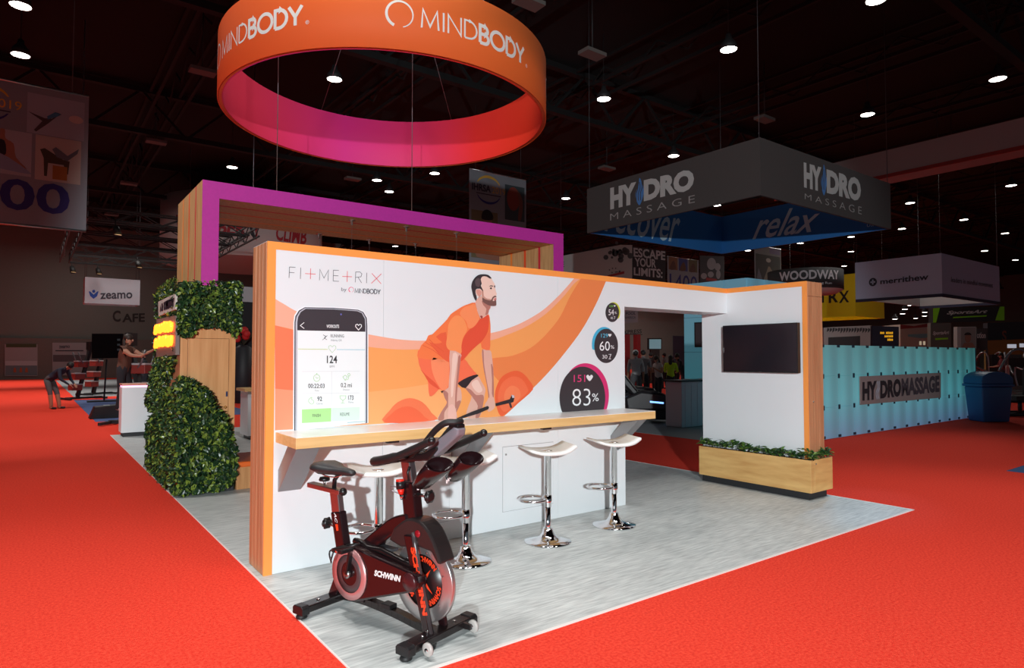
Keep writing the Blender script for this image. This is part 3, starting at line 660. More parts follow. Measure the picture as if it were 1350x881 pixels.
# ================================================================ tower under the portal's left leg
TX0, TX1, TY0, TY1, TZ = 1.395, 2.0, 8.30, 10.15, 2.435
tw = thing('storage_tower', 'oak storage tower with narrow door and green hedge cladding around its top', 'cabinet', (1.7, 9.2, .004))
B((TX0, TY0+.012, .004), (TX1, TY1, TZ)).build('carcass', WOODR, tw)
dx0, dx1, dz1 = PY(247.5, 480, TY0).x, PY(301.5, 480, TY0).x, PY(270, 446.5, TY0).z
FR = M('door_oak', (216, 160, 106), .5, rgb2=(198, 138, 84), vscale=2.2, stretch=(8, 8, .5), bump=.02)
B((TX0, TY0, .004), (dx0-.004, TY0+.012, TZ)).build('front_stile', FR, tw)
B((dx1+.004, TY0, .004), (TX1, TY0+.012, TZ)).build('front_stile', FR, tw)
B((dx0-.004, TY0, dz1+.004), (dx1+.004, TY0+.012, TZ)).build('front_rail', FR, tw)
B((dx0-.004, TY0+.004, .004), (dx1+.004, TY0+.0125, dz1+.004)).build('door_gap', M('door_gap_brown', (110, 68, 36), .8), tw)
dr = B((dx0, TY0-.004, .01), (dx1, TY0+.011, dz1)).build('door', FR, tw, bevel=.003)
MB().sphere(PY(297, 537, TY0-.012), .017, 10, 8).build('door_knob', M('brass', (190, 140, 80), .3, .9), dr)
p = PY(299, 519.5, TY0); B((p.x-.012, TY0-.009, p.z-.03), (p.x+.008, TY0-.004, p.z+.03)).build('lock_plate', M('bluish_steel', (70, 74, 110), .4, .6), dr)

# ---- clipped hedges
def inpoly(p, P):
    c = False
    for i in range(len(P)):
        a, b = P[i-1], P[i]
        if (a[1] > p[1]) != (b[1] > p[1]) and p[0] < (b[0]-a[0])*(p[1]-a[1])/(b[1]-a[1])+a[0]: c = not c
    return c
def leaves_on(mb, poly, plane, n, nrm, holes=(), size=(.045, .07), depth=.05):
    """scatter leaves over a polygon of photo pixels that lies on a plane"""
    xs = [p[0] for p in poly]; ys = [p[1] for p in poly]; k = 0
    while k < n:
        q = (random.uniform(min(xs), max(xs)), random.uniform(min(ys), max(ys)))
        if not inpoly(q, poly) or any(inpoly(q, h) for h in holes): continue
        k += 1; c = plane(*q) + nrm*random.uniform(-.02, depth)
        d = nrm*random.uniform(.1, .9) + rv(.9) + Vector((0, 0, -.25)); L = random.uniform(*size)
        leaf(mb, c-d.normalized()*L*.4, d, (nrm+Vector((0,0,.6))+rv(.4)), L, L*random.uniform(.45, .6))
BACK = M('hedge_backing', (30, 36, 18), .95)
FN, LN = Vector((0, -1, 0)), Vector((-1, 0, 0))
hu = tw
up_f = [(234, 372), (262, 371), (290, 371), (318, 372), (319, 400), (317, 436), (309, 445), (300, 436), (285, 432.5), (262, 433), (252, 444), (240, 446), (234, 440)]
up_l = [(233, 371), (219, 380), (206, 388.5), (205.5, 420), (205, 480), (198, 500), (192, 530), (197, 543), (211, 546), (217, 525), (224, 502), (232, 480)]
plaque = [(208.5, 398), (231, 387), (231, 408), (209, 417)]; neon = [(206, 421), (231.5, 416), (231.5, 468), (206, 471)]
pf = lambda x, y: PY(x, y, TY0-.03); pL = lambda x, y: PX(x, y, TX0-.02)
mb = MB(); mb.prism([PY(x, y, TY0-.008) for x, y in up_f][::-1], (0, -.02, 0)); mb.prism([PX(x, y, TX0-.004) for x, y in up_l], (-.018, 0, 0)); hb = mb.build('hedge_backing', BACK, hu, fix=True); hb['label'] = 'clipped green hedge cladding around the tower top'
mb = MB(); leaves_on(mb, up_f, pf, 1500, FN, size=(.05, .085)); leaves_on(mb, up_l, pL, 1500, LN, (plaque, neon), size=(.05, .08), depth=.03)
top = [(233, 371), (219, 380), (206, 389), (206, 384), (219, 376), (233, 367)]; leaves_on(mb, top, lambda x, y: PX(x, y, TX0+.02), 150, Vector((0, 0, 1)))
tag(mb.build('hedge_foliage', LEAF, hb), kind='stuff')
sg = thing('name_plaque', 'small white name plaque set in the hedge above the neon script', 'sign', (TX0-.04, 9.2, 2.2))
P4 = [PX(x, y, TX0-.055) for x, y in plaque]; mb = MB(); mb.prism(P4, (.05, 0, 0)); mb.build('plate', M('plaque_white', (206, 196, 188), .5), sg, fix=True)
qf = quad(*[P4[i]+Vector((-.003, 0, 0)) for i in (3, 2, 1, 0)]); mb = MB(); mindbody(mb, .12, .24, .52, .8, qf, .12, .2); mb.build('lettering', M('plaque_ink', (60, 48, 60), .5), sg)
ns = thing('neon_script', 'two glowing orange neon script lines on a grey board in the hedge', 'neon sign', (TX0-.04, 9.2, 1.9))
P4 = [PX(x, y, TX0-.05) for x, y in neon]; mb = MB(); mb.prism(P4, (.04, 0, 0)); mb.build('backboard', M('neon_board', (126, 112, 104), .5), ns, fix=True)
NEON = M('neon_tube', (255, 112, 26), .4, emit=5.0)
qf = quad(*[P4[i]+Vector((-.025, 0, 0)) for i in (3, 2, 1, 0)])
for v0, hh, seed in ((.62, .2, 1), (.25, .2, 2)):
    rr = random.Random(seed); mb = MB()
    for row in range(2):
        pts = [(.06, v0)]
        for i in range(26): pts.append((.08+.84*i/25, v0 + (hh*rr.uniform(.45, 1) if i % 2 else hh*rr.uniform(0, .25)) + (.05 if row else 0)))
        mb.tube([qf(*p) for p in crom(pts, 3, False)], .022, 6)
    mb.build('neon_tube', NEON, ns)
hl = thing('corner_hedge', 'dense clipped hedge with sloping top around the tower foot', 'hedge', (1.6, 9.0, .004))
lo_f = [(233, 503), (247, 504), (262, 513), (275, 522), (283, 540), (296, 554), (303, 574), (312, 582), (313.5, 600), (311, 628), (301, 641), (288, 647), (262, 649.5), (233, 653)]
lo_l = [(233, 503), (222, 515), (213, 538), (200, 548), (193, 560), (194, 590), (192, 612), (196, 620), (210, 634), (222, 645.5), (233, 653)]
pf = lambda x, y: PY(x, y, TY0-.11); pL = lambda x, y: PX(x, y, TX0-.032)
mb = MB(); mb.prism([PY(x, y, TY0-.008) for x, y in [(236, 512), (262, 520), (275, 530), (296, 562), (308, 592), (306, 640), (236, 644)]][::-1], (0, -.09, 0)); mb.prism([PX(x, y, TX0-.004) for x, y in lo_l[:-2]], (-.02, 0, 0)); mb.build('backing', BACK, hl, fix=True)
mb = MB(); leaves_on(mb, lo_f, pf, 2600, FN, size=(.055, .09), depth=.06); leaves_on(mb, lo_l, pL, 1700, LN, size=(.055, .085), depth=.03)
for i in range(500):
    t = random.uniform(0, 6); j = int(t); a, b = lo_f[j], lo_f[j+1]; f = t-j; q = (a[0]+(b[0]-a[0])*f, a[1]+(b[1]-a[1])*f)
    c = PY(q[0], q[1], TY0-random.uniform(.0, .15)); d = Vector((.3, 0, .7))+rv(.8); leaf(mb, c, d, Vector((0, -.3, 1))+rv(.4), random.uniform(.05, .085), .035)
tag(mb.build('foliage', LEAF, hl), kind='stuff')
B((TX0+.03, TY0-.09, .004), (TX1-.02, TY0-.004, .06)).build('base', CHAR, hl)

# ---- bench, cabinet and lit pedestal behind
bn = thing('bench', 'low oak bench with a bright orange seat pad beside the hedge', 'bench', (2.5, 8.5, .004))
B((2.012, 8.215, .004), (3.1, 9.0, .27)).build('base', WOOD, bn, bevel=.004); B((2.012, 8.19, .27), (3.1, 9.0, .335)).build('seat_pad', M('orange_vinyl', (226, 100, 34), .4), bn, bevel=.015)
cb = thing('reception_cabinet', 'white cabinet with oak worktop deep inside the booth', 'cabinet', (3.9, 13.2, .004))
B((3.36, 12.95, .08), (5.2, 13.5, .93)).build('body', WHITE, cb); B((3.29, 12.9, .93), (5.25, 13.55, .985)).build('worktop', WOODL, cb); B((3.42, 13.0, .004), (5.15, 13.46, .08)).build('toe_kick', BLACKP, cb)
pe = thing('lit_pedestal', 'white pedestal with glowing pink rim on dark plinth', 'pedestal', (1.9, 15.1, .004))
B((1.475, 14.92, .085), (2.32, 15.36, .985)).build('body', WHITE, pe, bevel=.006); B((1.51, 14.95, .004), (2.29, 15.33, .085)).build('plinth', CHAR, pe)
B((1.49, 14.935, .985), (2.305, 15.345, 1.02)).build('light_strip', M('pink_light', (255, 178, 226), .4, emit=1.6), pe)
B((1.475, 14.92, 1.02), (2.32, 15.36, 1.055)).build('top', M('pedestal_top', (226, 150, 130), .4), pe)

# ================================================================ bar stools
def make_stool():
    r = thing('bar_stool', '-', 'stool', (0, 0, 0), 'white chrome bar stools at the counter')
    MB().lathe([(0, 0), (.2, 0), (.205, .006), (.2, .014), (.13, .022), (.075, .045), (.05, .08), (.04, .12), (0, .12)], n=40).build('base', CHROME, r)
    MB().lathe([(.026, .10), (.026, .34), (0, .34)], n=20).build('lower_column', CHROME, r)
    MB().lathe([(.031, .30), (.031, .765), (.05, .775), (.05, .785), (0, .785)], n=20).build('upper_column', CHROME, r)
    pts = [Vector((-.03, 0, .37))] + [Vector((-.135+.12*math.cos(a), .12*math.sin(a), .37)) for a in [math.radians(20+320*i/22) for i in range(23)]] + [Vector((-.03, 0, .37))]
    MB().tube(pts, .011, 8).build('footrest', CHROME, r); MB().lathe([(.036, .34), (.036, .4), (.03, .4)], n=16).build('footrest_collar', CHROME, r)
    MB().tube([(.02, .0, .765), (.07, .02, .755), (.14, .05, .725)], .006, 6).build('height_lever', CHROME, r)
    # seat: curved sheet, front lip thin, rear edge rolled up
    sec = [(-.215, .812), (-.19, .811), (-.15, .800), (-.10, .789), (-.03, .784), (.05, .786), (.11, .795), (.155, .813), (.19, .833), (.205, .838)]
    top = crom(sec, 3, False); rings = []
    for i, p in enumerate(top):
        t = (top[min(i+1, len(top)-1)]-top[max(i-1, 0)]).normalized(); n = Vector((-t.y, t.x)); th = .022 if i > 3 else .010+.004*i
        ww = .195*(1-.12*(abs(p.x)/.2)**3)
        a, b = p, p-n*th
        rings.append([(a.x, -ww, a.y), (a.x, -ww*.5, a.y), (a.x, ww*.5, a.y), (a.x, ww, a.y), (b.x, ww-.006, b.y), (b.x, ww*.5, b.y), (b.x, -ww*.5, b.y), (b.x, -ww+.006, b.y)])
    MB().loft(rings).build('seat', WPLAS, r, bevel=0, fix=True); return r
s0 = make_stool(); spos = []
labs = ['white bar stool half hidden behind the exercise bike saddle', 'white bar stool right behind the exercise bike handlebar', 'white bar stool in front of the locked service door in the wall', 'white bar stool nearest the doorway at the end of the counter']
for i, (x, y) in enumerate(((2.03, 4.32), (2.757, 4.30), (3.613, 4.325), (4.463, 4.365))):
    s = s0 if i == 0 else copy_tree(s0)
    s.location = (x, y, .004); s.rotation_euler = (0, 0, math.radians((-20, -18, -20, -22)[i])); s['label'] = labs[i]
# ================================================================ indoor exercise bike (local: x forward, y to the rider's left, z up)
bk = thing('exercise_bike', 'black and red indoor cycling bike with big silver flywheel', 'exercise bike')
FRM = M('bike_frame_black', (24, 18, 19), .25, spec=.6); BLKRED = M('bike_black_red_reflection', (32, 14, 17), .22, spec=.7); SIL = M('flywheel_steel', (196, 192, 192), .3, .85)  # maroon tone is black with the carpet's red reflection painted in
DIM = M('flywheel_black', (28, 14, 16), .35); ORL = M('orange_red_print', (252, 70, 30), .5); WPR = M('white_logo_print', (240, 240, 240), .5); GRIP = M('black_rubber', (26, 25, 26), .55, bump=.1, bscale=300)
def part(mb, name, m, par=bk, **k): return mb.build(name, m, par, **k)
def plate(mb, prof, y0, y1):                      # side profile (x, z) extruded across
    return mb.prism([(x, y0, z) for x, z in prof], (0, y1-y0, 0))
# stabilisers
for u, nm in ((0.0, 'rear_stabilizer'), (.905, 'front_stabilizer')):
    sb = part(MB().box((u-.045, -.235, .035), (u+.045, .235, .078)), nm, FRM, bevel=.006)
    for s in (-1, 1):
        part(plate(MB(), [(u-.05, .03), (u+.05, .03), (u+.05, .07), (u+.035, .084), (u-.035, .084), (u-.05, .07)], s*.225, s*.28), 'end_cap', BLACKP, sb, bevel=.004, fix=True)
        part(MB().lathe([(0, .004), (.032, .004), (.034, .012), (.026, .03), (0, .03)], (u, s*.25, 0), 16), 'levelling_foot', GRIP, sb)
        part(MB().sphere((u, s*.13, .08), (.011, .011, .006), 8, 6), 'bolt', CHROME, sb)
for s in (-1, 1):
    wl = part(MB().lathe([(0, -.011), (.026, -.011), (.036, -.006), (.036, .006), (.026, .011), (0, .011)], (1.0, s*.185, .055), 20, 'Y'), 'transport_wheel', M('clear_wheel', (176, 172, 168), .3))
    part(MB().lathe([(0, -.014), (.011, -.014), (.011, .014), (0, .014)], (1.0, s*.185, .055), 12, 'Y'), 'wheel_hub', CHROME, wl)
    part(MB().bar((.94, s*.16, .06), (1.0, s*.165, .055), .018, .03), 'wheel_bracket', FRM)
# frame
base = crom([(.03, 0, .075), (.15, 0, .092), (.32, 0, .100), (.55, 0, .088), (.75, 0, .066), (.87, 0, .058)], 4, False)
mb = MB(); 
for i in range(len(base)-1): mb.bar(base[i], base[i+1]+(base[i+1]-base[i])*.05, .052, .038)
part(mb, 'base_beam', FRM); part(MB().box((.46, -.03, .10), (.54, .03, .13)), 'beam_block', BLACKP, bevel=.004)
part(plate(MB(), [(-.035, .075), (.035, .075), (.155, .25), (.07, .25), (.02, .19)], -.03, .03), 'rear_strut', BLKRED, bevel=.006, fix=True)
part(plate(MB(), [(.22, .10), (.31, .095), (.32, .17), (.2, .17)], -.035, .035), 'centre_strut', BLKRED, bevel=.004, fix=True)
part(plate(MB(), [(.06, .28), (.155, .26), (.07, .612), (-.022, .596)], -.029, .029), 'seat_tube', BLKRED, bevel=.01, fix=True)
# chain guard
gc, gr, nc, nr = (.285, .292), .165, (.80, .345), .055
th = math.atan2(nc[1]-gc[1], nc[0]-gc[0]); dd = math.hypot(nc[0]-gc[0], nc[1]-gc[1]); al = math.degrees(math.acos((gr-nr)/dd)); t0 = math.degrees(th)
prof = arc(gc[0], gc[1], gr, gr, t0+al, t0+360-al, 28) + arc(nc[0], nc[1], nr, nr, t0-al, t0+al, 10)
cg = part(plate(MB(), prof, -.118, -.04), 'chain_guard', BLKRED, bevel=.012, fix=True)
part(MB().lathe([(.113, -.008), (.155, -.008), (.155, 0), (.113, 0)], (gc[0], -.118, gc[1]), 36, 'Y'), 'guard_ring', M('rose_steel', (206, 150, 150), .35, .6), cg)
part(MB().lathe([(0, -.003), (.112, -.003)], (gc[0], -.119, gc[1]), 30, 'Y'), 'guard_dish', BLKRED, cg)
part(MB().lathe([(.07, -.005), (.112, -.005), (.112, 0)], (gc[0], -.119, gc[1]), 30, 'Y'), 'guard_inner_ring', M('guard_grey', (74, 58, 60), .4), cg)
part(MB().lathe([(0, -.012), (.046, -.012), (.052, -.004), (.052, 0)], (nc[0]-.005, -.119, nc[1]), 24, 'Y'), 'guard_cap', M('guard_cap', (66, 26, 30), .3), cg)
mb = MB(); txt(mb, 'SCHWINN', quad((.505, -.1195, .322), (.725, -.1195, .330), (.725, -.1195, .366), (.505, -.1195, .358)), .05, .2); part(mb, 'lettering', WPR, cg)
top = arc(gc[0], gc[1], gr+.012, gr+.012, 100, 60, 4)+[(.5, .452), (.68, .42), (.8, .408)]
mb = MB(); mb.tube([(x, -.055, z) for x, z in top], .02, 8); part(mb, 'guard_top_bar', FRM)
part(MB().box((.40, -.04, .445), (.56, .02, .462)), 'guard_bracket', DGREY, bevel=.003)
# crank and pedals
for s, ang in ((-1, 78), (1, 258)):
    yv = s*.135 if s < 0 else .10; a = math.radians(ang); e = Vector((gc[0]+.17*math.cos(a), yv-.0, gc[1]+.17*math.sin(a)))
    cr = part(MB().bar((gc[0], yv, gc[1]), e, .018, .034, up=(0, 1, 0)), 'crank_arm', ALU if s > 0 else BLACKM, bevel=.004)
    part(MB().lathe([(0, -.012), (.024, -.012), (.024, .012), (0, .012)], (gc[0], yv, gc[1]), 14, 'Y'), 'crank_boss', KNOB, cr)
    c = e+Vector((0, s*.065, 0))
    pd = part(MB().box((c.x-.05, c.y-.045, c.z-.012), (c.x+.045, c.y+.045, c.z+.012)), 'pedal', BLACKP, bevel=.006)
    part(MB().tube([(e.x, e.y, e.z), (c.x, c.y+s*.05, c.z)], .008, 8), 'spindle', CHROME, pd)
    loop = crom([(c.x-.03, c.y-.05, c.z+.01), (c.x+.06, c.y-.05, c.z+.03), (c.x+.12, c.y-.02, c.z+.05), (c.x+.12, c.y+.02, c.z+.05), (c.x+.06, c.y+.05, c.z+.03), (c.x-.03, c.y+.05, c.z+.01)], 4, False)
    part(MB().tube(loop, .007, 6), 'toe_cage', BLACKP, pd)
    part(MB().tube(crom([(c.x-.02, c.y-.05, c.z), (c.x-.03, c.y-.06, c.z-.05), (c.x-.08, c.y-.02, c.z-.08), (c.x-.12, c.y, c.z-.03), (c.x-.06, c.y+.03, c.z)], 4, False), .005, 6), 'strap', BLACKP, pd)
# boom to the head tube, head shroud, fork
part(plate(MB(), [tuple(p) for p in crom([(.17, .40), (.3, .47), (.44, .57), (.56, .65), (.68, .69)], 4, False)]+[tuple(p) for p in crom([(.72, .60), (.6, .565), (.5, .5), (.4, .43), (.30, .36)], 4, False)], -.045, .045), 'frame_boom', BLKRED, bevel=.012, fix=True)
part(plate(MB(), [(.665, .58), (.765, .58), (.725, .872), (.625, .862)], -.034, .034), 'head_tube', BLKRED, bevel=.01, fix=True)
sh = [tuple(p) for p in crom([(.60, .60), (.70, .665), (.80, .672), (.88, .625), (.935, .545), (.975, .46)], 4, False)] + [(.95, .455), (.90, .515), (.80, .525), (.66, .50), (.56, .525)]
so = part(plate(MB(), sh, -.062, .062), 'flywheel_shroud', M('shroud_black', (42, 36, 36), .35), bevel=.014, fix=True)
part(MB().lathe([(0, -.006), (.018, -.006), (.02, 0)], (.80, -.063, .60), 16, 'Y'), 'emblem_button', M('emblem_red', (150, 22, 34), .25), so)
for s in (-1, 1):
    fk = part(plate(MB(), [(.70, .58), (.765, .585), (.912, .065), (.86, .065)], s*.048, s*.078), 'fork_leg', BLKRED, bevel=.006, fix=True)
    if s < 0:
        mb = MB(); txt(mb, 'SCHWINN', quad((.7585, -.0795, .52), (.858, -.0795, .165), (.895, -.0795, .175), (.7955, -.0795, .53)), .06); part(mb, 'lettering', ORL, fk)
        part(MB().tube([(.76, -.06, .60), (.782, -.066, .54), (.912, -.066, .075)], .014, 8), 'fork_edge', M('fork_edge', (64, 58, 60), .25), fk)
    part(MB().sphere((.89, s*.075, .085), .011, 8, 6), 'bolt', CHROME, fk)
# flywheel
fc, fr = (.795, .322), .226
fwh = part(MB().lathe([(.15, -.016), (fr-.004, -.016), (fr, -.012), (fr, .012), (fr-.004, .016), (.15, .016)], (fc[0], 0, fc[1]), 64, 'Y'), 'flywheel', SIL)
part(MB().lathe([(0, -.012), (.15, -.012), (.15, .012), (0, .012)], (fc[0], 0, fc[1]), 48, 'Y'), 'flywheel_disc', DIM, fwh)
part(MB().lathe([(0, -.045), (.02, -.045), (.02, .045), (0, .045)], (fc[0], 0, fc[1]), 16, 'Y'), 'axle', KNOB, fwh)
for s in (-1,):
    mb = MB(); yv = s*.0135
    for k in range(4):
        a = math.radians(52+90*k); mb.poly([(fc[0]+.022*math.cos(a-.6), yv, fc[1]+.022*math.sin(a-.6)), (fc[0]+.095*math.cos(a), yv, fc[1]+.095*math.sin(a)), (fc[0]+.022*math.cos(a+.6), yv, fc[1]+.022*math.sin(a+.6))])
    for a0 in (160, -75, 40):
        def fn(x, y, a0=a0):
            a = math.radians(a0)+(1-x)*1.25; r = .108+.032*y; return Vector((fc[0]+r*math.cos(a), yv, fc[1]+r*math.sin(a)))
        txt(mb, 'SCHWINN', fn, .04)
    part(mb, 'wheel_print', ORL, fwh)
    for k in range(6):
        a = math.radians(20+60*k); part(MB().sphere((fc[0]+.166*math.cos(a), s*.017, fc[1]+.166*math.sin(a)), (.006, .003, .006), 6, 5), 'rivet', CHROME, fwh)
# seat post, slider, saddle
part(plate(MB(), [(-.016, .59), (.062, .606), (.04, .73), (-.042, .73)], -.022, .022), 'seat_post', ALU, bevel=.006, fix=True)
sl = part(plate(MB(), [(-.27, .725), (.06, .715), (.06, .745), (-.27, .757)], -.028, .028), 'seat_slider', ALU, bevel=.004, fix=True)
part(MB().sphere((.07, 0, .733), .026, 10, 8), 'slider_knob', BLACKP, sl)
part(MB().tube([(-.02, 0, .745), (-.015, 0, .80), (.02, 0, .835)], .014, 10), 'saddle_stem', BLACKP)
for s in (-1, 1): part(MB().tube(crom([(-.13, s*.035, .85), (-.08, s*.03, .825), (.03, s*.025, .826), (.12, s*.012, .862)], 4, False), .004, 6), 'saddle_rail', CHROME)
kn = part(MB().tube([(-.12, 0, .755), (-.12, 0, .785)], .008, 8), 'post_bolt', KNOB); part(MB().lathe([(0, 0), (.034, 0), (.036, .01), (.03, .024), (0, .024)], (-.12, 0, .782), 12), 'adjust_knob', BLACKP, kn)
rings = []
for (x, wd, zt, dep, cres) in ((-.175, .04, .905, .05, 0), (-.155, .095, .915, .085, .008), (-.11, .118, .920, .095, .014), (-.06, .105, .914, .085, .016), (-.01, .072, .902, .07, .012), (.05, .046, .893, .06, .008), (.11, .036, .889, .052, .004), (.155, .030, .882, .042, 0), (.178, .014, .873, .024, 0)):
    r = []
    for k in range(14):
        a = 2*math.pi*k/14; cy, sz = math.cos(a), math.sin(a)
        z = zt - dep/2 + dep/2*sz - (cres*(1-abs(cy))**2*1.2 if sz > 0 else 0); r.append((x, wd*cy*(1 if sz > -.3 else .8), z))
    rings.append(r)
part(MB().loft(rings), 'saddle', M('saddle_black', (40, 40, 42), .45), fix=True)
for (c, ax, nm) in (((-.005, 0, .505), (-.075, 0, .51), 'seat_height_knob'), ((.735, 0, .80), (.815, 0, .80), 'handlebar_height_knob')):
    k1 = part(MB().tube([c, ax], .010, 8), nm, KNOB); d = (Vector(ax)-Vector(c)).normalized(); mb = MB(); A_ = Vector(ax)
    mb.tube([A_-d*.004, A_+d*.004, A_+d*.026, A_+d*.032], [.026, .034, .034, .022], 10); part(mb, 'grip', BLACKP, k1)
    for j in range(6):
        th = j*math.pi/3; part(MB().sphere(A_+d*.015+Vector((0, math.cos(th), math.sin(th)))*.03, .011, 7, 5), 'lobe', BLACKP, k1)
mb = MB(); txt(mb, 'AC', quad((.018, -.0305, .60), (.032, -.0305, .535), (.056, -.0305, .54), (.04, -.0305, .604)), .02, .3); part(mb, 'model_print', WPR)
mb = MB(); mb.poly([(.034, -.0306, .528), (.058, -.0306, .532), (.066, -.0306, .495), (.046, -.0306, .488)]); part(mb, 'orange_badge', ORL)
# handlebar post and bars
part(plate(MB(), [(.64, .86), (.715, .868), (.69, .985), (.615, .985)], -.024, .024), 'handlebar_post', ALU, bevel=.006, fix=True)
part(MB().tube([(.70, -.03, .96), (.70, -.045, .93), (.705, -.04, .88)], .008, 6), 'scale_rod', BLACKP)
part(plate(MB(), [(.58, .975), (.86, 1.01), (.93, 1.08), (.92, 1.10), (.82, 1.055), (.58, 1.005)], -.045, .045), 'bar_clamp', BLACKP, bevel=.01, fix=True)
GB = [(.62, -.04, 1.005), (.56, -.10, .995), (.56, -.17, .995), (.64, -.215, 1.01), (.78, -.225, 1.045), (.92, -.22, 1.10), (1.05, -.215, 1.155)]
for s in (-1, 1):
    pts = crom([(x, s*abs(y), z) for x, y, z in GB], 5, False)
    part(MB().tube(pts, [.027 if p.x < .8 else .021 for p in pts], 10), 'side_grip', GRIP); part(MB().sphere(pts[-1], .023, 10, 8), 'grip_end', BLACKP)
    part(MB().tube(crom([(.68, s*.03, 1.02), (.72, s*.12, 1.03), (.78, s*.20, 1.045)], 4, False), .018, 8), 'cross_bar', BLACKP)
hoop = crom([(.74, -.06, 1.03), (.84, -.065, 1.10), (.93, -.065, 1.185), (1.0, -.055, 1.232), (1.045, -.02, 1.236), (1.045, .02, 1.236), (1.0, .055, 1.232), (.93, .065, 1.185), (.84, .065, 1.10), (.74, .06, 1.03)], 5, False)
part(MB().tube(hoop, .018, 10), 'aero_hoop', GRIP)
cs = part(plate(MB(), [(.83, 1.045), (.90, 1.035), (1.07, 1.165), (1.075, 1.205), (1.04, 1.212), (.84, 1.08)], -.034, .034), 'console', M('console_grey', (128, 124, 132), .3), bevel=.01, fix=True)
part(MB().box((1.0, -.03, 1.20), (1.07, .03, 1.225)), 'console_cap', BLACKP, cs, bevel=.006)
for s in (-1, 1):
    rr = []
    for (u, z, r1) in ((.862, .892, .030), (.872, .902, .050), (.93, .955, .062), (1.0, 1.018, .070), (1.004, 1.022, .064), (.94, .965, .052)):
        ax = Vector((.72, 0, .69)).normalized(); e2 = Vector((-ax.z, 0, ax.x)); c = Vector((u+.03, s*.13, z)); rr.append([c+Vector((0, 1, 0))*(r1*1.5*math.cos(2*math.pi*k/16))+e2*(r1*.72*math.sin(2*math.pi*k/16)) for k in range(16)])
    bh = part(MB().loft(rr), 'bottle_holder', BLKRED, fix=True)
    mb = MB(); c = Vector((.905, s*.115-.0, .875)); mb.use(WPR)
    for k in range(3): mb.box((c.x+.012*k, s*.115-.060, c.z+.014*k), (c.x+.006+.012*k, s*.115-.050, c.z+.020+.014*k))
    part(mb, 'holder_print', WPR, bh)
# resistance knob
rk = part(MB().tube([(.655, -.045, .77), (.652, -.05, .80)], .011, 10), 'resistance_stem', CHROME); part(MB().tube([(.652, -.05, .80), (.648, -.05, .83)], [.014, .022], 12), 'collar', RED, rk)
part(MB().tube([(.648, -.05, .83), (.643, -.05, .872)], .026, 14), 'resistance_knob', BLACKP, rk); part(MB().tube([(.643, -.05, .872), (.642, -.05, .884)], .024, 14), 'cap', RED, rk)
part(MB().tube(crom([(.62, -.04, .80), (.585, -.06, .815), (.59, -.07, .84), (.63, -.06, .84)], 4, False), .004, 6), 'brake_wire', STEELC)
_d = Vector((.285, -.9585)).normalized(); bk.location = (1.60, 4.04, .004); bk.rotation_euler = (0, 0, math.atan2(_d.y, _d.x))
# ================================================================ high-bay lamps and other roof fittings
LENS = M('lamp_lens', (255, 250, 240), .4, emit=14.0); HOUS = M('lamp_housing', (40, 40, 42), .6)
def make_lamp():
    r = thing('high_bay_lamp', 'round white high-bay lamp glowing under the black hall roof', 'lamp', (0, 0, 0), 'high-bay lamps under the roof')
    MB().lathe([(0, .42), (.07, .42), (.09, .30), (.2, .16), (.24, 0), (.215, 0), (.2, .02)], n=18).build('housing', HOUS, r)
    MB().lathe([(0, .008), (.21, .008)], n=18).build('lens', LENS, r); return r
L0 = make_lamp(); n = 0
for (px, py) in ((27, 8), (27, 73), (441, 105), (796, 131), (960.6, 65.7), (1143.7, 151.5), (1315.6, 104.5), (1155, 1), (306, 221), (573, 229), (513, 253), (888, 206), (746, 262), (945, 271), (1255, 206), (1333, 245), (1200, 268), (1270.7, 290), (1122, 312.6), (1122, 332), (1113, 351), (1055, 321), (986, 330.6), (1189, 302), (1238.7, 336.8), (1298, 331), (1325, 308), (1338.7, 343), (1283.6, 348), (1178, 344), (1067, 359), (224, 294), (214, 303), (1157, 407), (1157, 412), (1193, 408), (1190, 414), (1219, 412), (1219, 417), (1207, 420), (1180, 421), (1153, 419), (1200, 403), (521, 325), (497, 238)):
    p = PZ(px, py, 9.7)
    if (p-C0).length > 72: d = ray(px, py).normalized(); p = C0+d*(58+3*(n % 5))
    o = L0 if n == 0 else copy_tree(L0); n += 1; o.location = p; MB().tube([(p.x, p.y, p.z+.4), (p.x, p.y, 12)], .012, 4).build('hanger', HOUS, o)
for (px, py) in ((267, 94), (206, 187), (170, 242), (147, 283), (781, 71), (1008, 157), (800, 222), (697, 3), (465, 236)):
    p = PZ(px, py, 9.9); mb = MB(); mb.box((p.x-.35, p.y-.2, p.z-.05), (p.x+.35, p.y+.2, p.z+.05)); o = thing('roof_speaker', 'pale flat speaker box hanging unlit beneath the roof joists', 'speaker', p, 'speaker boxes under the roof')
    mb.build('cabinet', M('roof_box', (100, 94, 90), .7), o); MB().tube([(p.x, p.y, p.z+.05), (p.x, p.y, 12)], .02, 5).build('hanger', HOUS, o)

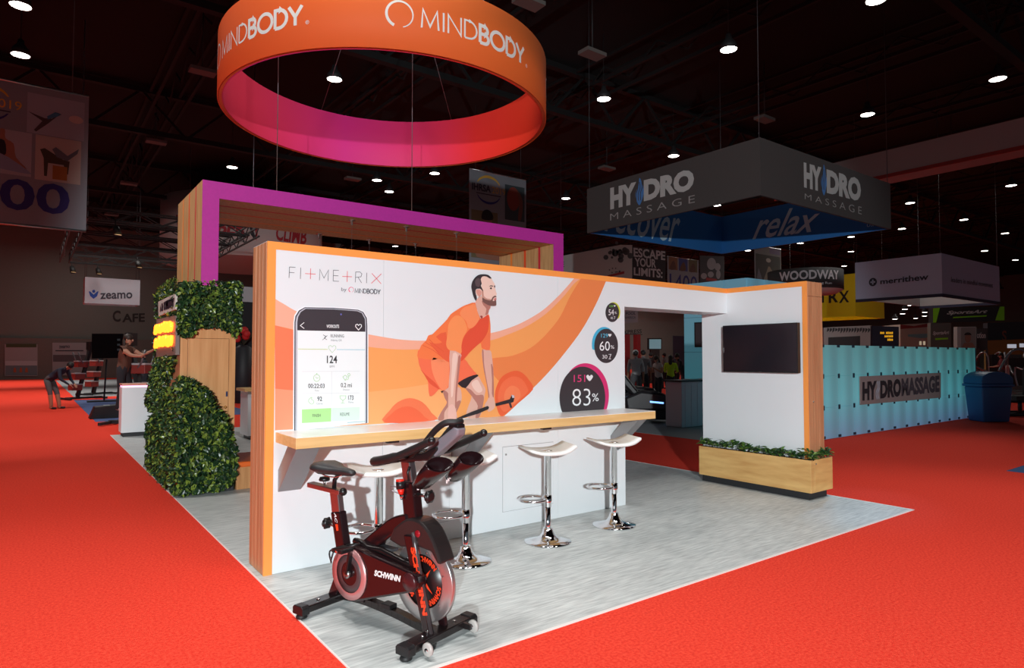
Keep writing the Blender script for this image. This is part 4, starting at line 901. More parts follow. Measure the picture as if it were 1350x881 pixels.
# ================================================================ helpers for hanging signs
def hang(root, pts, ztop=12.0):
    for p in pts: MB().tube([p, (p[0], p[1], ztop)], .009, 4).build('hanging_cable', M('dark_cable', (60, 60, 64), .5), root)
def boxsign(name, label, x0, x1, y0, y1, z0, z1, mo, mi, trim=None, th=.06):
    r = thing(name, label, 'hanging sign', ((x0+x1)/2, (y0+y1)/2, z0))
    for a, b, c, d in ((x0, x1, y0, y0+th), (x0, x1, y1-th, y1), (x0, x0+th, y0+th, y1-th), (x1-th, x1, y0+th, y1-th)):
        mb = MB(); ins = a != x0 or b != x1
        mb.box((a, c, z0), (b, d, z1)); o = mb.build('fabric_panel', mo, r)
        # inner facing sheet
        m2 = MB()
        if d-c < .1 and b-a > .1: yy = d+.002 if c == y0 else c-.002; m2.box((x0+th, min(yy, d if c == y0 else c), z0+.001), (x1-th, max(yy, d if c == y0 else c), z1-.001))
        else: xx = b+.002 if a == x0 else a-.002; m2.box((min(xx, b if a == x0 else a), y0+th, z0+.001), (max(xx, b if a == x0 else a), y1-th, z1-.001))
        m2.build('inner_lining', mi, r)
    if trim:
        mb = MB(); mb.box((x0-.01, y0-.01, z0-.12), (x1+.01, y0+th, z0)); mb.box((x0-.01, y0+th, z0-.12), (x0+th, y1, z0)); mb.box((x1-th, y0+th, z0-.12), (x1+.01, y1, z0)); mb.build('lower_trim', trim, r)
    hang(r, [(x, y, z1) for x in (x0+.05, x1-.05) for y in (y0+.05, y1-.05)]); return r
def print_on(root, s, fn, m, bold=0., shear=0., name='lettering'):
    mb = MB(); txt(mb, s, fn, bold, shear); return mb.build(name, m, root)
def q_y(pts, Y): return quad(*[PY(x, y, Y) for x, y in pts])     # photo quad bl, br, tr, tl on a plane
def q_x(pts, X): return quad(*[PX(x, y, X) for x, y in pts])
GREYS = M('sign_grey', (66, 61, 60), .8); BLUES = M('sign_blue', (28, 96, 160), .8); LET = M('letter_grey_white', (176, 174, 172), .7); LETB = M('letter_pale_blue', (170, 196, 210), .7); FLAME = M('flame_blue', (70, 120, 180), .7); LETT = M('letter_thin_grey', (150, 146, 144), .7)

# ================================================================ massage stand: hanging sign
HX0, HX1, HY0, HY1, HZ0, HZ1 = 12.25, 18.35, 7.67, 12.95, 5.0, 6.23
hs = boxsign('square_sign', 'large grey square sign with blue lining over the massage stand', HX0, HX1, HY0, HY1, HZ0, HZ1, GREYS, BLUES)
fy = lambda pts: q_y(pts, HY0-.006); fx = lambda pts: q_x(pts, HX0-.006)
def hydro(f, bl, br, tr, tl, flame_f):
    """HY + drop + DRO between the given pixel corners"""
    Q = quad(*[Vector((*p, 0)) for p in (bl, br, tr, tl)])
    sub = lambda u0, u1: [(Q(u0, 0).x, Q(u0, 0).y), (Q(u1, 0).x, Q(u1, 0).y), (Q(u1, 1).x, Q(u1, 1).y), (Q(u0, 1).x, Q(u0, 1).y)]
    print_on(hs, 'HY', f(sub(0, .31)), LET, .06); print_on(hs, 'DRO', f(sub(.40, 1)), LET, .06)
    g = f(sub(.285, .415)); mb = MB()
    mb.poly([g(u, v) for u, v in crom([(.5, -.12), (.2, .15), (.12, .45), (.4, .8), (.5, 1.15), (.75, .85), (.9, .5), (.8, .2)], 4)])
    mb.build('drop_emblem', FLAME, hs)
    mb = MB()
    for o_ in (.3, .5, .7): stroke(mb, crom([(o_-.08, .1), (o_-.12, .4), (o_+.06, .7), (o_, .95)], 4, False), .06, lambda u, v: g(u, v)+(Vector((0, -.003, 0)) if f is fy else Vector((-.003, 0, 0))))
    mb.build('drop_lines', GREYS, hs)
hydro(fx, (804.5, 276.5), (915, 250), (915, 221.5), (804.5, 248), None)
print_on(hs, 'M A S S A G E', fx([(804.5, 291), (916, 267), (916, 257), (804.5, 282)]), LETT, -.01)
hydro(fy, (1060, 247), (1135, 266.5), (1135, 236), (1059.5, 214), None)
print_on(hs, 'M A S S A G E', fy([(1061, 262.5), (1136, 283), (1136, 273), (1061, 255)]), LETT, -.01)
print_on(hs, 'recover', q_y([(797, 305), (896, 321), (897, 288), (797, 276)], HY1-.075), LETB, .01, .45)
print_on(hs, 'relax', q_x([(992, 316), (1078, 305), (1082, 270), (996, 280)], HX1-.075), LETB, .01, .45)
print_on(hs, 'USA', q_x([(1143, 299.5), (1156, 297.5), (1156, 293), (1143, 295)], HX1-.075), LETB)

# ---- stand wall of backlit panels
def glow_mat(name, lo, mid, hi, z0, z1, strength):
    m = bpy.data.materials.new(name); m.use_nodes = True; nt = m.node_tree; b = nt.nodes['Principled BSDF']; L = nt.links
    tc = nt.nodes.new('ShaderNodeTexCoord'); sp = nt.nodes.new('ShaderNodeSeparateXYZ'); L.new(tc.outputs['Object'], sp.inputs[0])
    mr = nt.nodes.new('ShaderNodeMapRange'); mr.inputs[1].default_value = z0; mr.inputs[2].default_value = z1; L.new(sp.outputs['Z'], mr.inputs[0])
    r = nt.nodes.new('ShaderNodeValToRGB'); e = r.color_ramp.elements; e[0].color = lin(lo)+(1,); e[1].color = lin(hi)+(1,); k = e.new(.42); k.color = lin(mid)+(1,); L.new(mr.outputs[0], r.inputs[0])
    # lamps standing behind the sheet: one soft cone of light per column
    wv = nt.nodes.new('ShaderNodeMath'); wv.operation = 'SINE'; ml = nt.nodes.new('ShaderNodeMath'); ml.operation = 'MULTIPLY'; ml.inputs[1].default_value = 2*math.pi/.6; L.new(sp.outputs['X'], ml.inputs[0]); L.new(ml.outputs[0], wv.inputs[0])
    m2 = nt.nodes.new('ShaderNodeMapRange'); m2.inputs[1].default_value = -1; m2.inputs[2].default_value = 1; m2.inputs[3].default_value = .72; m2.inputs[4].default_value = 1.22; L.new(wv.outputs[0], m2.inputs[0])
    st = nt.nodes.new('ShaderNodeMath'); st.operation = 'MULTIPLY'; st.inputs[1].default_value = strength; L.new(m2.outputs[0], st.inputs[0])
    b.inputs['Base Color'].default_value = lin((120, 160, 170))+(1,); b.inputs['Roughness'].default_value = .4
    L.new(r.outputs[0], b.inputs['Emission Color']); L.new(st.outputs[0], b.inputs['Emission Strength']); return m
GLOW = glow_mat('backlit_panel', (74, 100, 140), (70, 152, 160), (52, 118, 116), 0, 1.82, .5)
HWY, HWX0, HWX1, HWZ = 6.38, 11.6, 20.08, 1.82
hw_ = thing('backlit_wall', 'low teal backlit panel wall around the massage stand', 'partition', (HWX0, HWY, 0))
NC = 14; cw = (HWX1-HWX0)/NC
CLIP = M('dark_clip', (20, 44, 60), .5)
for i in range(NC):
    for j in range(3):
        B((HWX0+i*cw+.004, HWY, .01+j*HWZ/3), (HWX0+(i+1)*cw-.004, HWY+.03, .01+(j+1)*HWZ/3-.006)).build('panel', GLOW, hw_)
        if j < 2 and i: B((HWX0+i*cw-.03, HWY-.012, (j+1)*HWZ/3-.04), (HWX0+i*cw+.03, HWY, (j+1)*HWZ/3+.05)).build('clip', CLIP, hw_)
    for z in (.02, HWZ-.04): B((HWX0+i*cw-.05, HWY-.012, z), (HWX0+i*cw+.05, HWY, z+.05)).build('clip', CLIP, hw_)
B((HWX1, HWY, 0), (HWX1+.06, HWY+.06, HWZ)).build('end_post', M('blue_post', (20, 70, 130), .5), hw_)
for i in range(5): B((HWX1-.002, HWY+.06+i*1.1, .01), (HWX1+.03, HWY+.06+(i+1)*1.1-.01, HWZ)).build('side_panel', GLOW, hw_)
sb_ = thing('name_board', 'grey board with dark massage stand lettering on the teal wall', 'sign', ((PY(1188, 510, HWY-.02).x), HWY-.02, 1.0))
P4 = [PY(x, y, HWY-.035) for x, y in ((1134.5, 534), (1240.5, 524.5), (1240.5, 491.5), (1134, 496.5))]; mb = MB(); mb.prism(P4, (0, .02, 0)); mb.build('board', M('board_taupe', (140, 126, 124), .7), sb_, fix=True)
BD = M('board_ink', (36, 30, 36), .7); by = lambda pts: q_y(pts, HWY-.038)
print_on(sb_, 'HY', by([(1137, 528.5), (1156, 526.8), (1156, 502), (1137, 504)]), BD, .06); print_on(sb_, 'DRO', by([(1160.5, 526), (1188, 523), (1188, 499), (1160.5, 502)]), BD, .06)
print_on(sb_, 'MASSAGE', by([(1188.5, 522.8), (1238.5, 517), (1238.5, 495), (1188.5, 499)]), M('board_ink_soft', (66, 58, 66), .7), .05)
g = by([(1154, 528), (1161.5, 527), (1161.5, 501), (1154, 502)]); mb = MB()
for o_ in (.3, .5, .7): stroke(mb, crom([(o_, .05), (o_-.18, .35), (o_+.1, .65), (o_, .95)], 4, False), .1, g)
mb.build('drop_emblem', M('drop_grey', (170, 176, 190), .6), sb_)

# ---- stand interior: tall teal block, desk, recliners
tb = thing('teal_block', 'tall teal lit cabin block inside the massage stand', 'partition', (15.5, 9.5, .004))
GLOW2 = glow_mat('backlit_cabin', (60, 128, 140), (58, 120, 132), (64, 112, 140), 0, 3.4, .42)
bx0, bx1, by0, by1, bz = 13.2, 15.9, 8.65, 10.42, 3.42
for i in range(3):
    for j in range(4): B((bx0-.03, by0+i*.59, .004+j*bz/4), (bx0, by0+(i+1)*.59-.01, .004+(j+1)*bz/4-.01)).build('panel', GLOW2, tb)
for i in range(4):
    for j in range(4): B((bx0+i*.675, by0-.03, .004+j*bz/4), (bx0+(i+1)*.675-.01, by0, .004+(j+1)*bz/4-.01)).build('panel', GLOW2, tb)
B((bx0, by0, .004), (bx1, by1, bz-.02)).build('core', M('cabin_grey', (110, 120, 128), .7), tb)
B((bx0-.034, by0+.2, 2.35), (bx0-.03, by0+.75, 2.75)).build('grey_tile', M('tile_taupe', (140, 128, 126), .7), tb)
p = PX(921, 425, bx0-.06); q = PX(921, 458, bx0-.06)
ts = thing('info_screen', 'dark framed portrait screen on the teal cabin wall', 'screen', (bx0-.05, p.y, q.z)); B((bx0-.07, p.y-.35, q.z), (bx0-.031, p.y+.12, p.z)).build('frame', BLACKP, ts); B((bx0-.074, p.y-.32, q.z+.03), (bx0-.07, p.y+.09, p.z-.03)).build('screen', M('screen_dim', (70, 62, 66), .3), ts)
bm_ = thing('fascia_beam', 'blue grey fascia beam over the massage stand entrance', 'beam', (13, 12.2, 2.9)); B((10.4, 10.45, 3.02), (13.2, 10.6, 3.2)).build('beam', M('fascia_blue', (74, 92, 110), .7), bm_); B((10.42, 10.46, .004), (10.5, 10.58, 3.02)).build('post', DGREY, bm_)
dk = thing('draped_desk', 'grey cloth draped desk with thin dark top in the massage stand', 'desk', (12.4, 9.5, .004))
CLOTH = M('grey_cloth', (196, 202, 212), .9); B((11.68, 9.32, .01), (13.1, 9.78, 1.03)).build('cloth', CLOTH, dk, bevel=.02); B((11.62, 9.27, 1.03), (13.14, 9.83, 1.065)).build('top', CHAR, dk)
for k in range(6):
    x = 11.8+k*.22; B((x, 9.312, .012), (x+.05, 9.32, 1.0)).build('pleat', CLOTH, dk)
for k in range(4): tag(B((11.8+k*.3, 9.4, 1.065), (12.02+k*.3, 9.62, 1.07+.012*(k % 2))).build('leaflet_stack', M('paper', (215, 215, 215), .8)), 'small stack of pale leaflets on the draped desk', 'leaflets', 'leaflets on the draped desk')
LED = M('blue_led', (120, 170, 255), .4, emit=2.2); UPH = M('black_leather', (26, 24, 27), .4)
def recliner(x, y, rz, label):
    r = thing('massage_recliner', label, 'massage chair', (0, 0, 0), 'massage recliners')
    plate(MB(), [(-.55, .08), (.55, .08), (.62, .3), (.4, .42), (-.4, .36), (-.6, .2)], -.3, .3).build('base', BLACKP, r, bevel=.03, fix=True)
    plate(MB(), [(-.1, .42), (.45, .5), (.47, .62), (-.05, .56)], -.27, .27).build('seat', UPH, r, bevel=.05, fix=True)
    plate(MB(), [(-.08, .45), (.02, .55), (-.55, 1.28), (-.75, 1.3), (-.78, 1.2)], -.27, .27).build('backrest', UPH, r, bevel=.06, fix=True)
    plate(MB(), [(.42, .55), (.55, .6), (1.05, .28), (1.0, .16), (.5, .36)], -.26, .26).build('leg_rest', UPH, r, bevel=.05, fix=True)
    for s in (-1, 1):
        a = plate(MB(), [(-.45, .3), (.5, .3), (.62, .5), (.45, .72), (-.1, .78), (-.5, .62)], s*.28, s*.44).build('side_shell', M('shell_black', (34, 30, 34), .3), r, bevel=.06, fix=True)
        plate(MB(), [(.1, .5), (.42, .47), (.42, .51), (.1, .54)], s*.442, s*.448).build('light_strip', LED, a, fix=True)
        plate(MB(), [(-.56, .85), (-.5, .85), (-.68, 1.15), (-.73, 1.15)], s*.275, s*.283).build('light_strip', LED, r, fix=True)
    r.location = (x, y, .004); r.rotation_euler = (0, 0, rz); return r
_q = PZ(848, 556.5); recliner(_q.x, _q.y, math.radians(-40), 'black massage recliner with blue light strips beside the draped desk')
_q = PZ(838, 545); recliner(_q.x, _q.y, math.radians(-38), 'black massage recliner behind the other one beside the fascia post')
# ================================================================ numbered aisle banners
BAN = M('banner_white', (128, 131, 138), .85); NAVY = M('banner_navy', (40, 40, 110), .8); INK = M('banner_ink', (44, 44, 62), .8); GOLD = M('banner_gold', (206, 160, 60), .8)
def pic(root, f, rgb, u0, v0, u1, v1, name='photo_print', shapes=()):
    mb = MB(); mb.use(M('pic_%d_%d_%d' % rgb, rgb, .85)); mb.poly([f(u0, v0), f(u1, v0), f(u1, v1), f(u0, v1)])
    n = f(0, 0)-f(.5, .5); ax = (f(1, 0)-f(0, 0)); nn = ax.cross(Vector((0, 0, 1))).normalized()
    for k, (c, pts, sm) in enumerate(shapes):
        mb.use(M('pic_%d_%d_%d' % c, c, .85)); P = crom(pts, 3) if sm else pts; mb.poly([f(u0+(u1-u0)*p[0], v0+(v1-v0)*p[1])+nn*(.004*(k+1)) for p in P])
    return mb.build(name, None, root)
def banner(label, o, ax, ay, num, split=True):
    """flat hanging banner, o = lower left corner"""
    o, ax, ay = map(Vector, (o, ax, ay)); r = thing('aisle_banner', label, 'banner', o+ax*.5, None); nn = ax.cross(ay).normalized()
    mb = MB(); mb.prism([o, o+ax, o+ax+ay, o+ay], -nn*.02); mb.build('cloth', BAN, r, fix=True)
    [MB().tube([o+q-nn*.01, o+ax+q-nn*.01], .025, 6).build('pole', KNOB, r) for q in (ay, ay*0)]
    hang(r, [tuple(o+ay+ax*t) for t in (.1, .9)]); f = lambda u, v: o+ax*u+ay*v+nn*.006
    return r, f
def logo(root, f, u0, v0, u1, v1):
    g = lambda u, v: f(u0+(u1-u0)*u, v0+(v1-v0)*v)
    print_on(root, 'IHRSA', lambda u, v: g(.02+.54*u, .40+.24*v), INK, .03); print_on(root, '2019', lambda u, v: g(.6+.4*u, .40+.22*v), GOLD)
    mb = MB(); stroke(mb, [(.14, .325), (.86, .325)], .03, g); mb.build('tagline', INK, root)
    mb = MB(); mb.use(GOLD); mb.poly([g(*p) for p in arc(.5, .55, .36, .42, 160, 20, 14)+arc(.5, .60, .33, .28, 20, 160, 14)]); mb.use(NAVY); mb.poly([g(*p) for p in arc(.5, .42, .36, .42, 200, 340, 14)+arc(.5, .36, .33, .28, 340, 200, 14)]); mb.build('logo_arcs', None, root)
SKN = (150, 104, 84)
# the banner over the left aisle
YB1 = 15.0; p0, p1, p2 = PY(108.5, 304.6, YB1), PY(116.8, 127.4, YB1), PY(0, 295, YB1)
wB = 2.75
b1, f1 = banner('white aisle banner numbered 1200 with three sport photographs over the aisle', (p0.x-wB+.06, YB1, p0.z), (wB, 0, 0), (0, 0, p1.z-p0.z), '1200')
print_on(b1, '1200', lambda u, v: f1(.19+.71*u, .10+.22*v), NAVY, .02)
logo(b1, f1, .2, .69, .62, .97)
pic(b1, f1, (150, 152, 162), .65, .66, .975, .945, shapes=(((70, 60, 64), [(.02, .52), (.3, .42), (.42, .44), (.55, .58), (.6, .6), (.5, .5), (.36, .3), (.16, .05), (.12, .08), (.26, .34)], 0), ((60, 110, 140), [(.35, .4), (.52, .52), (.58, .6), (.48, .62), (.34, .48)], 0), ((190, 170, 160), arc(.85, .52, .13, .1, 0, 350, 14), 0)))
pic(b1, f1, (160, 160, 166), .435, .345, .68, .655, shapes=((SKN, [(.2, .5), (.3, .78), (.22, .95), (.4, 1.0), (.42, .8), (.6, .7), (.66, .4), (.9, .16), (.5, .2), (.15, .3)], 1), ((40, 34, 40), [(.12, .5), (.2, .72), (.4, .74), (.44, .45), (.3, .4)], 1), ((130, 140, 160), [(.08, .24), (.3, .45), (.95, .12), (.9, .06), (.2, .12)], 1)))
pic(b1, f1, (170, 160, 150), .70, .335, .96, .655, shapes=(((66, 58, 44), [(.1, .68), (.2, .72), (.6, .52), (.75, .5), (.72, .2), (.66, .2), (.62, .4), (.28, .4), (.26, .1), (.2, .1), (.18, .5)], 0), ((90, 96, 104), [(.36, .72), (.44, .78), (.7, .62), (.95, .82), (.92, .7), (.7, .5), (.46, .56)], 0), ((150, 96, 40), [(.38, .05), (.7, .05), (.7, .36), (.38, .36)], 0)))
pic(b1, f1, (150, 140, 140), .16, .345, .405, .655, shapes=((SKN, arc(.5, .5, .28, .3, 0, 350, 14), 0),))
# the banner behind the oak portal
YB2 = 22.0; p0, p1, p2 = PY(619, 222, YB2), PY(693.5, 236, YB2), PY(693, 355, YB2); hB = 5.2
b2, f2 = banner('white aisle banner numbered 1300 with basketball photograph behind the oak portal', (p0.x, YB2, p0.z-hB), (p1.x-p0.x, 0, 0), (0, 0, hB), '1300')
print_on(b2, '1300', lambda u, v: f2(.08+.84*u, .06+.17*v), NAVY, .02); logo(b2, f2, .03, .74, .62, .98)
pic(b2, f2, (54, 66, 70), .61, .64, .97, .93, shapes=(((130, 56, 44), arc(.42, .62, .32, .34, 0, 350, 18), 0), ((110, 66, 56), [(.6, .9), (.85, .7), (.9, .4), (.8, .05), (.66, .05), (.7, .4), (.7, .62)], 1)))
pic(b2, f2, (112, 100, 72), .03, .30, .48, .68, shapes=((SKN, [(.5, .6), (.42, .9), (.55, 1.0), (.75, .96), (.8, .7), (1.0, .55), (1.4, .3), (1.5, .02), (.2, .02), (.3, .4)], 1), ((30, 28, 30), [(.4, .82), (.42, .98), (.6, 1.04), (.78, .98), (.8, .84)], 1)))
# 1400 and 1500 banners over the far aisles
for (lab, xa, xb, yt, yb, Y, num, wd) in (('white aisle banner numbered 1400 beside the black slogan banner', 880.5, 921.5, 338, 391, 24, '1400', 0), ('white aisle banner numbered 1500 with road photograph beside the drum sign', 995.5, 1030.5, 323, 392, 22, '1500', 0)):
    a, b = PY(xa, yb, Y), PY(xb, yb, Y); top_ = PY(xa, yt, Y)
    bb, ff = banner(lab, (a.x, Y, a.z), (b.x-a.x, 0, 0), (0, 0, top_.z-a.z), num)
    if num == '1400':
        print_on(bb, num, lambda u, v: ff(.06+.88*u, .13+.45*v), NAVY, .0)
        for k, c in enumerate(((120, 84, 60), (60, 64, 120), (96, 84, 60))): pic(bb, ff, c, .03+.32*k, .68, .31+.32*k, 1.0, shapes=(((90, 60, 50), [(.1, 0), (.3, .5), (.6, .7), (.8, .1)], 1),))
    else:
        print_on(bb, num, lambda u, v: ff(.08+.84*u, .02+.2*v), INK, .02)
        pic(bb, ff, (70, 72, 74), .04, .3, .96, .84, shapes=(((140, 136, 126), [(.26, 0), (.5, .6), (.56, .6), (.95, 0)], 0), ((110, 116, 130), [(0, 0), (.1, .5), (.25, .1), (.22, 0)], 0), ((180, 180, 180), arc(.5, .82, .1, .08, 0, 350, 10), 0))); pic(bb, ff, (120, 110, 150), .55, .88, .96, .99)
# black slogan banner, white splatter banners
def flat_sign(name, label, pts, Y, m, th=.03):
    P = [PY(x, y, Y) for x, y in pts]; c = sum(P, Vector())/len(P); r = thing(name, label, 'banner', (c.x, Y, min(p.z for p in P)))
    mb = MB(); mb.prism(P, (0, th, 0)); mb.build('cloth', m, r, fix=True); zt = max(P, key=lambda p: p.z); hang(r, [(min(p.x for p in P)+.1, Y+th/2, min(zt.z, zt.z)), (max(p.x for p in P)-.1, Y+th/2, zt.z)]); return r
Ys = 24.0
e1 = flat_sign('slogan_banner', 'black banner reading escape your limits in white capitals', [(834, 385), (877, 389), (878, 331), (834, 325)], Ys, M('slogan_black', (40, 40, 44), .85))
for s, q in (('ESCAPE', [(835.5, 338.5), (877, 343.5), (877, 331.5), (835, 326.5)]), ('YOUR', [(837, 351), (865, 353.5), (865, 342), (836.5, 339.5)]), ('LIMITS:', [(835.5, 363), (873.5, 367), (873.5, 355), (835.5, 352.5)])): print_on(e1, s, q_y(q, Ys-.006), M('slogan_white', (176, 178, 182), .85), .03)
e2 = flat_sign('splatter_banner', 'wide pale banner with grey ink splatter and red tag', [(738, 385), (833.5, 385), (833.5, 323), (818, 323), (738, 338)], Ys+.0, M('splatter_white', (170, 172, 170), .85))
mb = MB(); rr = random.Random(4); mb.use(M('splatter_ink', (70, 72, 74), .85))
for k in range(34):
    cx, cy, r_ = 815+rr.gauss(0, 8), 333+rr.gauss(0, 5), abs(rr.gauss(0, 2.2))+.4; mb.poly([PY(x, y, Ys-.006) for x, y in arc(min(cx, 831), cy, min(r_, 5), min(r_, 5), 0, 330, 9)])
for k in range(14): cx, cy = 806+rr.gauss(0, 10), 358+rr.gauss(0, 4); mb.poly([PY(x, y, Ys-.006) for x, y in arc(min(cx, 830), cy, .9, .9, 0, 320, 7)])
mb.use(M('tag_red', (150, 40, 44), .8)); mb.poly([PY(x, y, Ys-.01) for x, y in ((801, 363), (823, 357.5), (823, 361), (801, 366))]); tag(mb.build('print', None, e2), kind='stuff')
print_on(e2, 'E', q_y([(740, 352), (744, 352), (744, 345), (740, 345.5)], Ys-.006), INK)
e3 = flat_sign('splatter_banner', 'dark grey banner with pale paint blots beside the 1400 banner', [(923, 390), (955, 388), (955, 338), (923, 337)], Ys, M('blot_grey', (62, 62, 66), .85))
mb = MB(); mb.use(M('blot_pale', (150, 152, 156), .85))
for cx, cy, rx, ry in ((938, 348, 6, 8), (946, 352, 4, 5), (947, 362, 3, 6), (928, 364, 4, 4), (937, 362, 4, 4), (950, 372, 2, 3)): mb.poly([PY(x, y, Ys-.006) for x, y in arc(cx, cy, rx, ry, 0, 345, 14)])
mb.use(M('tag_red', (150, 40, 44), .8)); mb.poly([PY(x, y, Ys-.01) for x, y in ((931, 366), (945, 368), (945, 371.5), (931, 370))]); tag(mb.build('print', None, e3), kind='stuff')

# ================================================================ hanging company signs at the right
m_ = boxsign('company_sign', 'white square hanging sign with dark company name and cross emblem', 27.8, 34.1, 9.85, 13.07, 4.0, 5.55, M('sign_white', (172, 188, 214), .8), M('sign_lining', (150, 150, 150), .8), M('sign_trim_navy', (28, 34, 60), .7))
MI = M('company_ink', (44, 48, 62), .8); print_on(m_, 'merrithew', q_x([(1160.5, 375), (1224, 369), (1224, 360.5), (1160.5, 368)], 27.79), MI, .02)
mb = MB(); g = q_x([(1145.5, 378), (1156, 377), (1156, 366), (1145.5, 367)], 27.79); mb.use(MI); mb.poly([g(*p) for p in arc(.5, .5, .5, .5, 0, 350, 20)]); mb.build('emblem_disc', None, m_)
mb = MB(); g2 = lambda u, v: g(u, v)+Vector((-.006, 0, 0)); mb.use(M('sign_white', (172, 188, 214))); stroke(mb, [(.5, .2), (.5, .8)], .18, g2); stroke(mb, [(.2, .5), (.8, .5)], .18, g2); mb.build('emblem_cross', None, m_)
print_on(m_, 'leaders in mindful movement', q_y([(1254, 372), (1309, 379.5), (1309, 373), (1254, 365)], 9.84), M('company_ink_soft', (104, 106, 114), .8), .01)
c = PZ(1128, 417, 3.9)
t_ = boxsign('yellow_sign', 'bright yellow box sign with black capitals behind the white sign', c.x, c.x+3.6, c.y, c.y+6.0, 3.9, 6.35, M('sign_yellow', (222, 206, 10), .7), M('sign_yellow', (222, 206, 10)))
for s, xa, xb in (('T', 1080, 1090), ('R', 1092.5, 1105), ('X', 1106, 1119.5)): print_on(t_, s, q_x([(xa, 399.8-.0), (xb, 398.5), (xb, 383), (xa, 385)], c.x-.01), M('sign_black', (30, 30, 26), .7), .03)
# woodway drum
dc = C0+ray(1061, 372).normalized()*33; wd = thing('drum_sign', 'black round drum sign with pale wide capitals', 'hanging sign', (dc.x, dc.y, 4.7))
DRR, dz0, dz1 = 1.62, dc.z-.42, dc.z+.48
MB().lathe([(DRR-.03, dz0), (DRR, dz0), (DRR, dz1), (DRR-.03, dz1), (DRR-.03, dz0)], (dc.x, dc.y, 0), 40).build('drum_band', M('drum_black', (34, 34, 36), .8), wd)
MB().lathe([(0, dz0-.22), (DRR-.3, dz0-.16), (DRR-.02, dz0)], (dc.x, dc.y, 0), 40).build('white_underside', M('drum_white', (176, 176, 176), .8), wd); hang(wd, [(dc.x, dc.y, dz1)])
face = math.atan2(-dc.y, -dc.x)
def dfn(u, v, a0=-.78, a1=.82, z0=0, z1=1): a = face-(a0+(a1-a0)*u)*-1*1; a = face+(a0+(a1-a0)*u); return Vector((dc.x+(DRR+.01)*math.cos(a), dc.y+(DRR+.01)*math.sin(a), z0+(z1-z0)*v))
print_on(wd, 'WOODWAY', lambda u, v: dfn(u, v, -.7, 1.0, dc.z-.05, dc.z+.36), M('drum_letter', (170, 166, 170), .8), .03); print_on(wd, 'For the Long Run', lambda u, v: dfn(u, v, -.2, .72, dc.z-.3, dc.z-.17), M('drum_letter', (170, 166, 170)))
# green and black sign
c = PZ(1232, 426, 3.9); Yg = c.y; GB_ = M('sign_black2', (26, 30, 34), .7); GN = M('sign_green', (120, 200, 20), .7)
P = lambda x, y: C0+ray(x, y)*(46/ray(x, y).dot(FW))
gs = thing('sport_sign', 'black hanging sign with lime green slanted ends and italic lettering', 'hanging sign', P(1278, 426))
def gpoly(pts, k): return [P(*q)-FW*(.01*k) for q in pts]
mb = MB(); mb.use(GB_); mb.prism(gpoly([(1230, 426), (1324, 423), (1324, 404), (1230, 406)], 0), FW*.5); mb.build('board', None, gs, fix=True)
mb = MB(); mb.use(GN); mb.poly(gpoly([(1230, 425.5), (1234, 425.3), (1239, 406), (1230, 406.3)], 1)); mb.poly(gpoly([(1312, 422.5), (1324, 422.5), (1324, 404.3), (1318, 404.5)], 1)); mb.poly(gpoly([(1256, 419.6), (1300, 417.4), (1301, 415.7), (1257, 418)], 1)); mb.build('green_print', None, gs)
print_on(gs, 'SportsArt', quad(*gpoly([(1247.5, 416), (1301, 414.2), (1302.5, 408.2), (1249, 410)], 1)), M('sign_letter', (176, 178, 180), .7), .03, .3); hang(gs, [tuple(P(1236, 406)+FW*.2), tuple(P(1318, 404)+FW*.2)])
g2_ = thing('sport_sign', 'small grey sign with italic lettering and lime green line', 'sign', P(1241, 458)); B2 = lambda pts, k=0: [C0+ray(*q)*((38-.01*k)/ray(*q).dot(FW)) for q in pts]
mb = MB(); mb.prism(B2([(1227, 458), (1254, 458), (1254, 426), (1227, 426)]), FW*.3); mb.build('board', M('sign_grey2', (84, 84, 80), .7), g2_, fix=True)
for x_ in (1231, 1250): p = B2([(x_, 457)])[0]+FW*.15; B((p.x-.05, p.y-.05, 0), (p.x+.05, p.y+.05, p.z)).build('leg', CHAR, g2_)
print_on(g2_, 'SportsArt', quad(*B2([(1229.5, 443), (1251, 442), (1251.5, 436), (1230, 437)], 1)), M('sign_letter', (176, 178, 180)), .04, .2); mb = MB(); mb.poly(B2([(1233, 448.5), (1250, 447.5), (1250, 445.3), (1233, 446)], 1)); mb.build('green_line', GN, g2_)

# ================================================================ far stands beyond the massage stand
def stand(name, label, cat, pts, d, m, depth=1.0, foot=True):
    """upright sign or stand at distance d along the view, reaching the floor"""
    Q = [C0+ray(*q)*(d/ray(*q).dot(FW)) for q in pts]; zmin = min(p.z for p in Q); c = sum(Q, Vector())/len(Q); h = Vector((FW.x, FW.y, 0)).normalized()
    r = thing(name, label, cat, (c.x, c.y, 0)); mb = MB(); mb.prism(Q, h*depth); mb.build('board', m, r, fix=True)
    if foot and zmin > .05:
        xs = sorted(Q, key=lambda p: p.dot(RT)); a, b = xs[0], xs[-1]
        for p in (a+(b-a)*.12, a+(b-a)*.88): MB().box((p.x-.05, p.y-.05, 0), (p.x+.05, p.y+.05, zmin+.1)).build('leg', CHAR, r)
    return r, (lambda x, y, k=1: C0+ray(x, y)*((d-.012*k)/ray(x, y).dot(FW)))
ld, lf = stand('led_board', 'dark navy message board with amber dot lettering', 'display', [(1150, 460), (1185, 460), (1185, 431), (1150, 429.5)], 29, M('led_navy', (20, 32, 52), .5), .15)
mb = MB(); AMB = M('amber_led', (255, 190, 40), .5, emit=.55); rr = random.Random(9)
for row, y in enumerate((437.5, 442, 446.5)):
    for k in range(9):
        x = 1160.5+k*1.9
        if rr.random() < .72 and not (row and k < 3): mb.poly([lf(x, y+3), lf(x+1.4, y+2.8), lf(x+1.5, y+rr.uniform(0, 1)), lf(x+.1, y)])
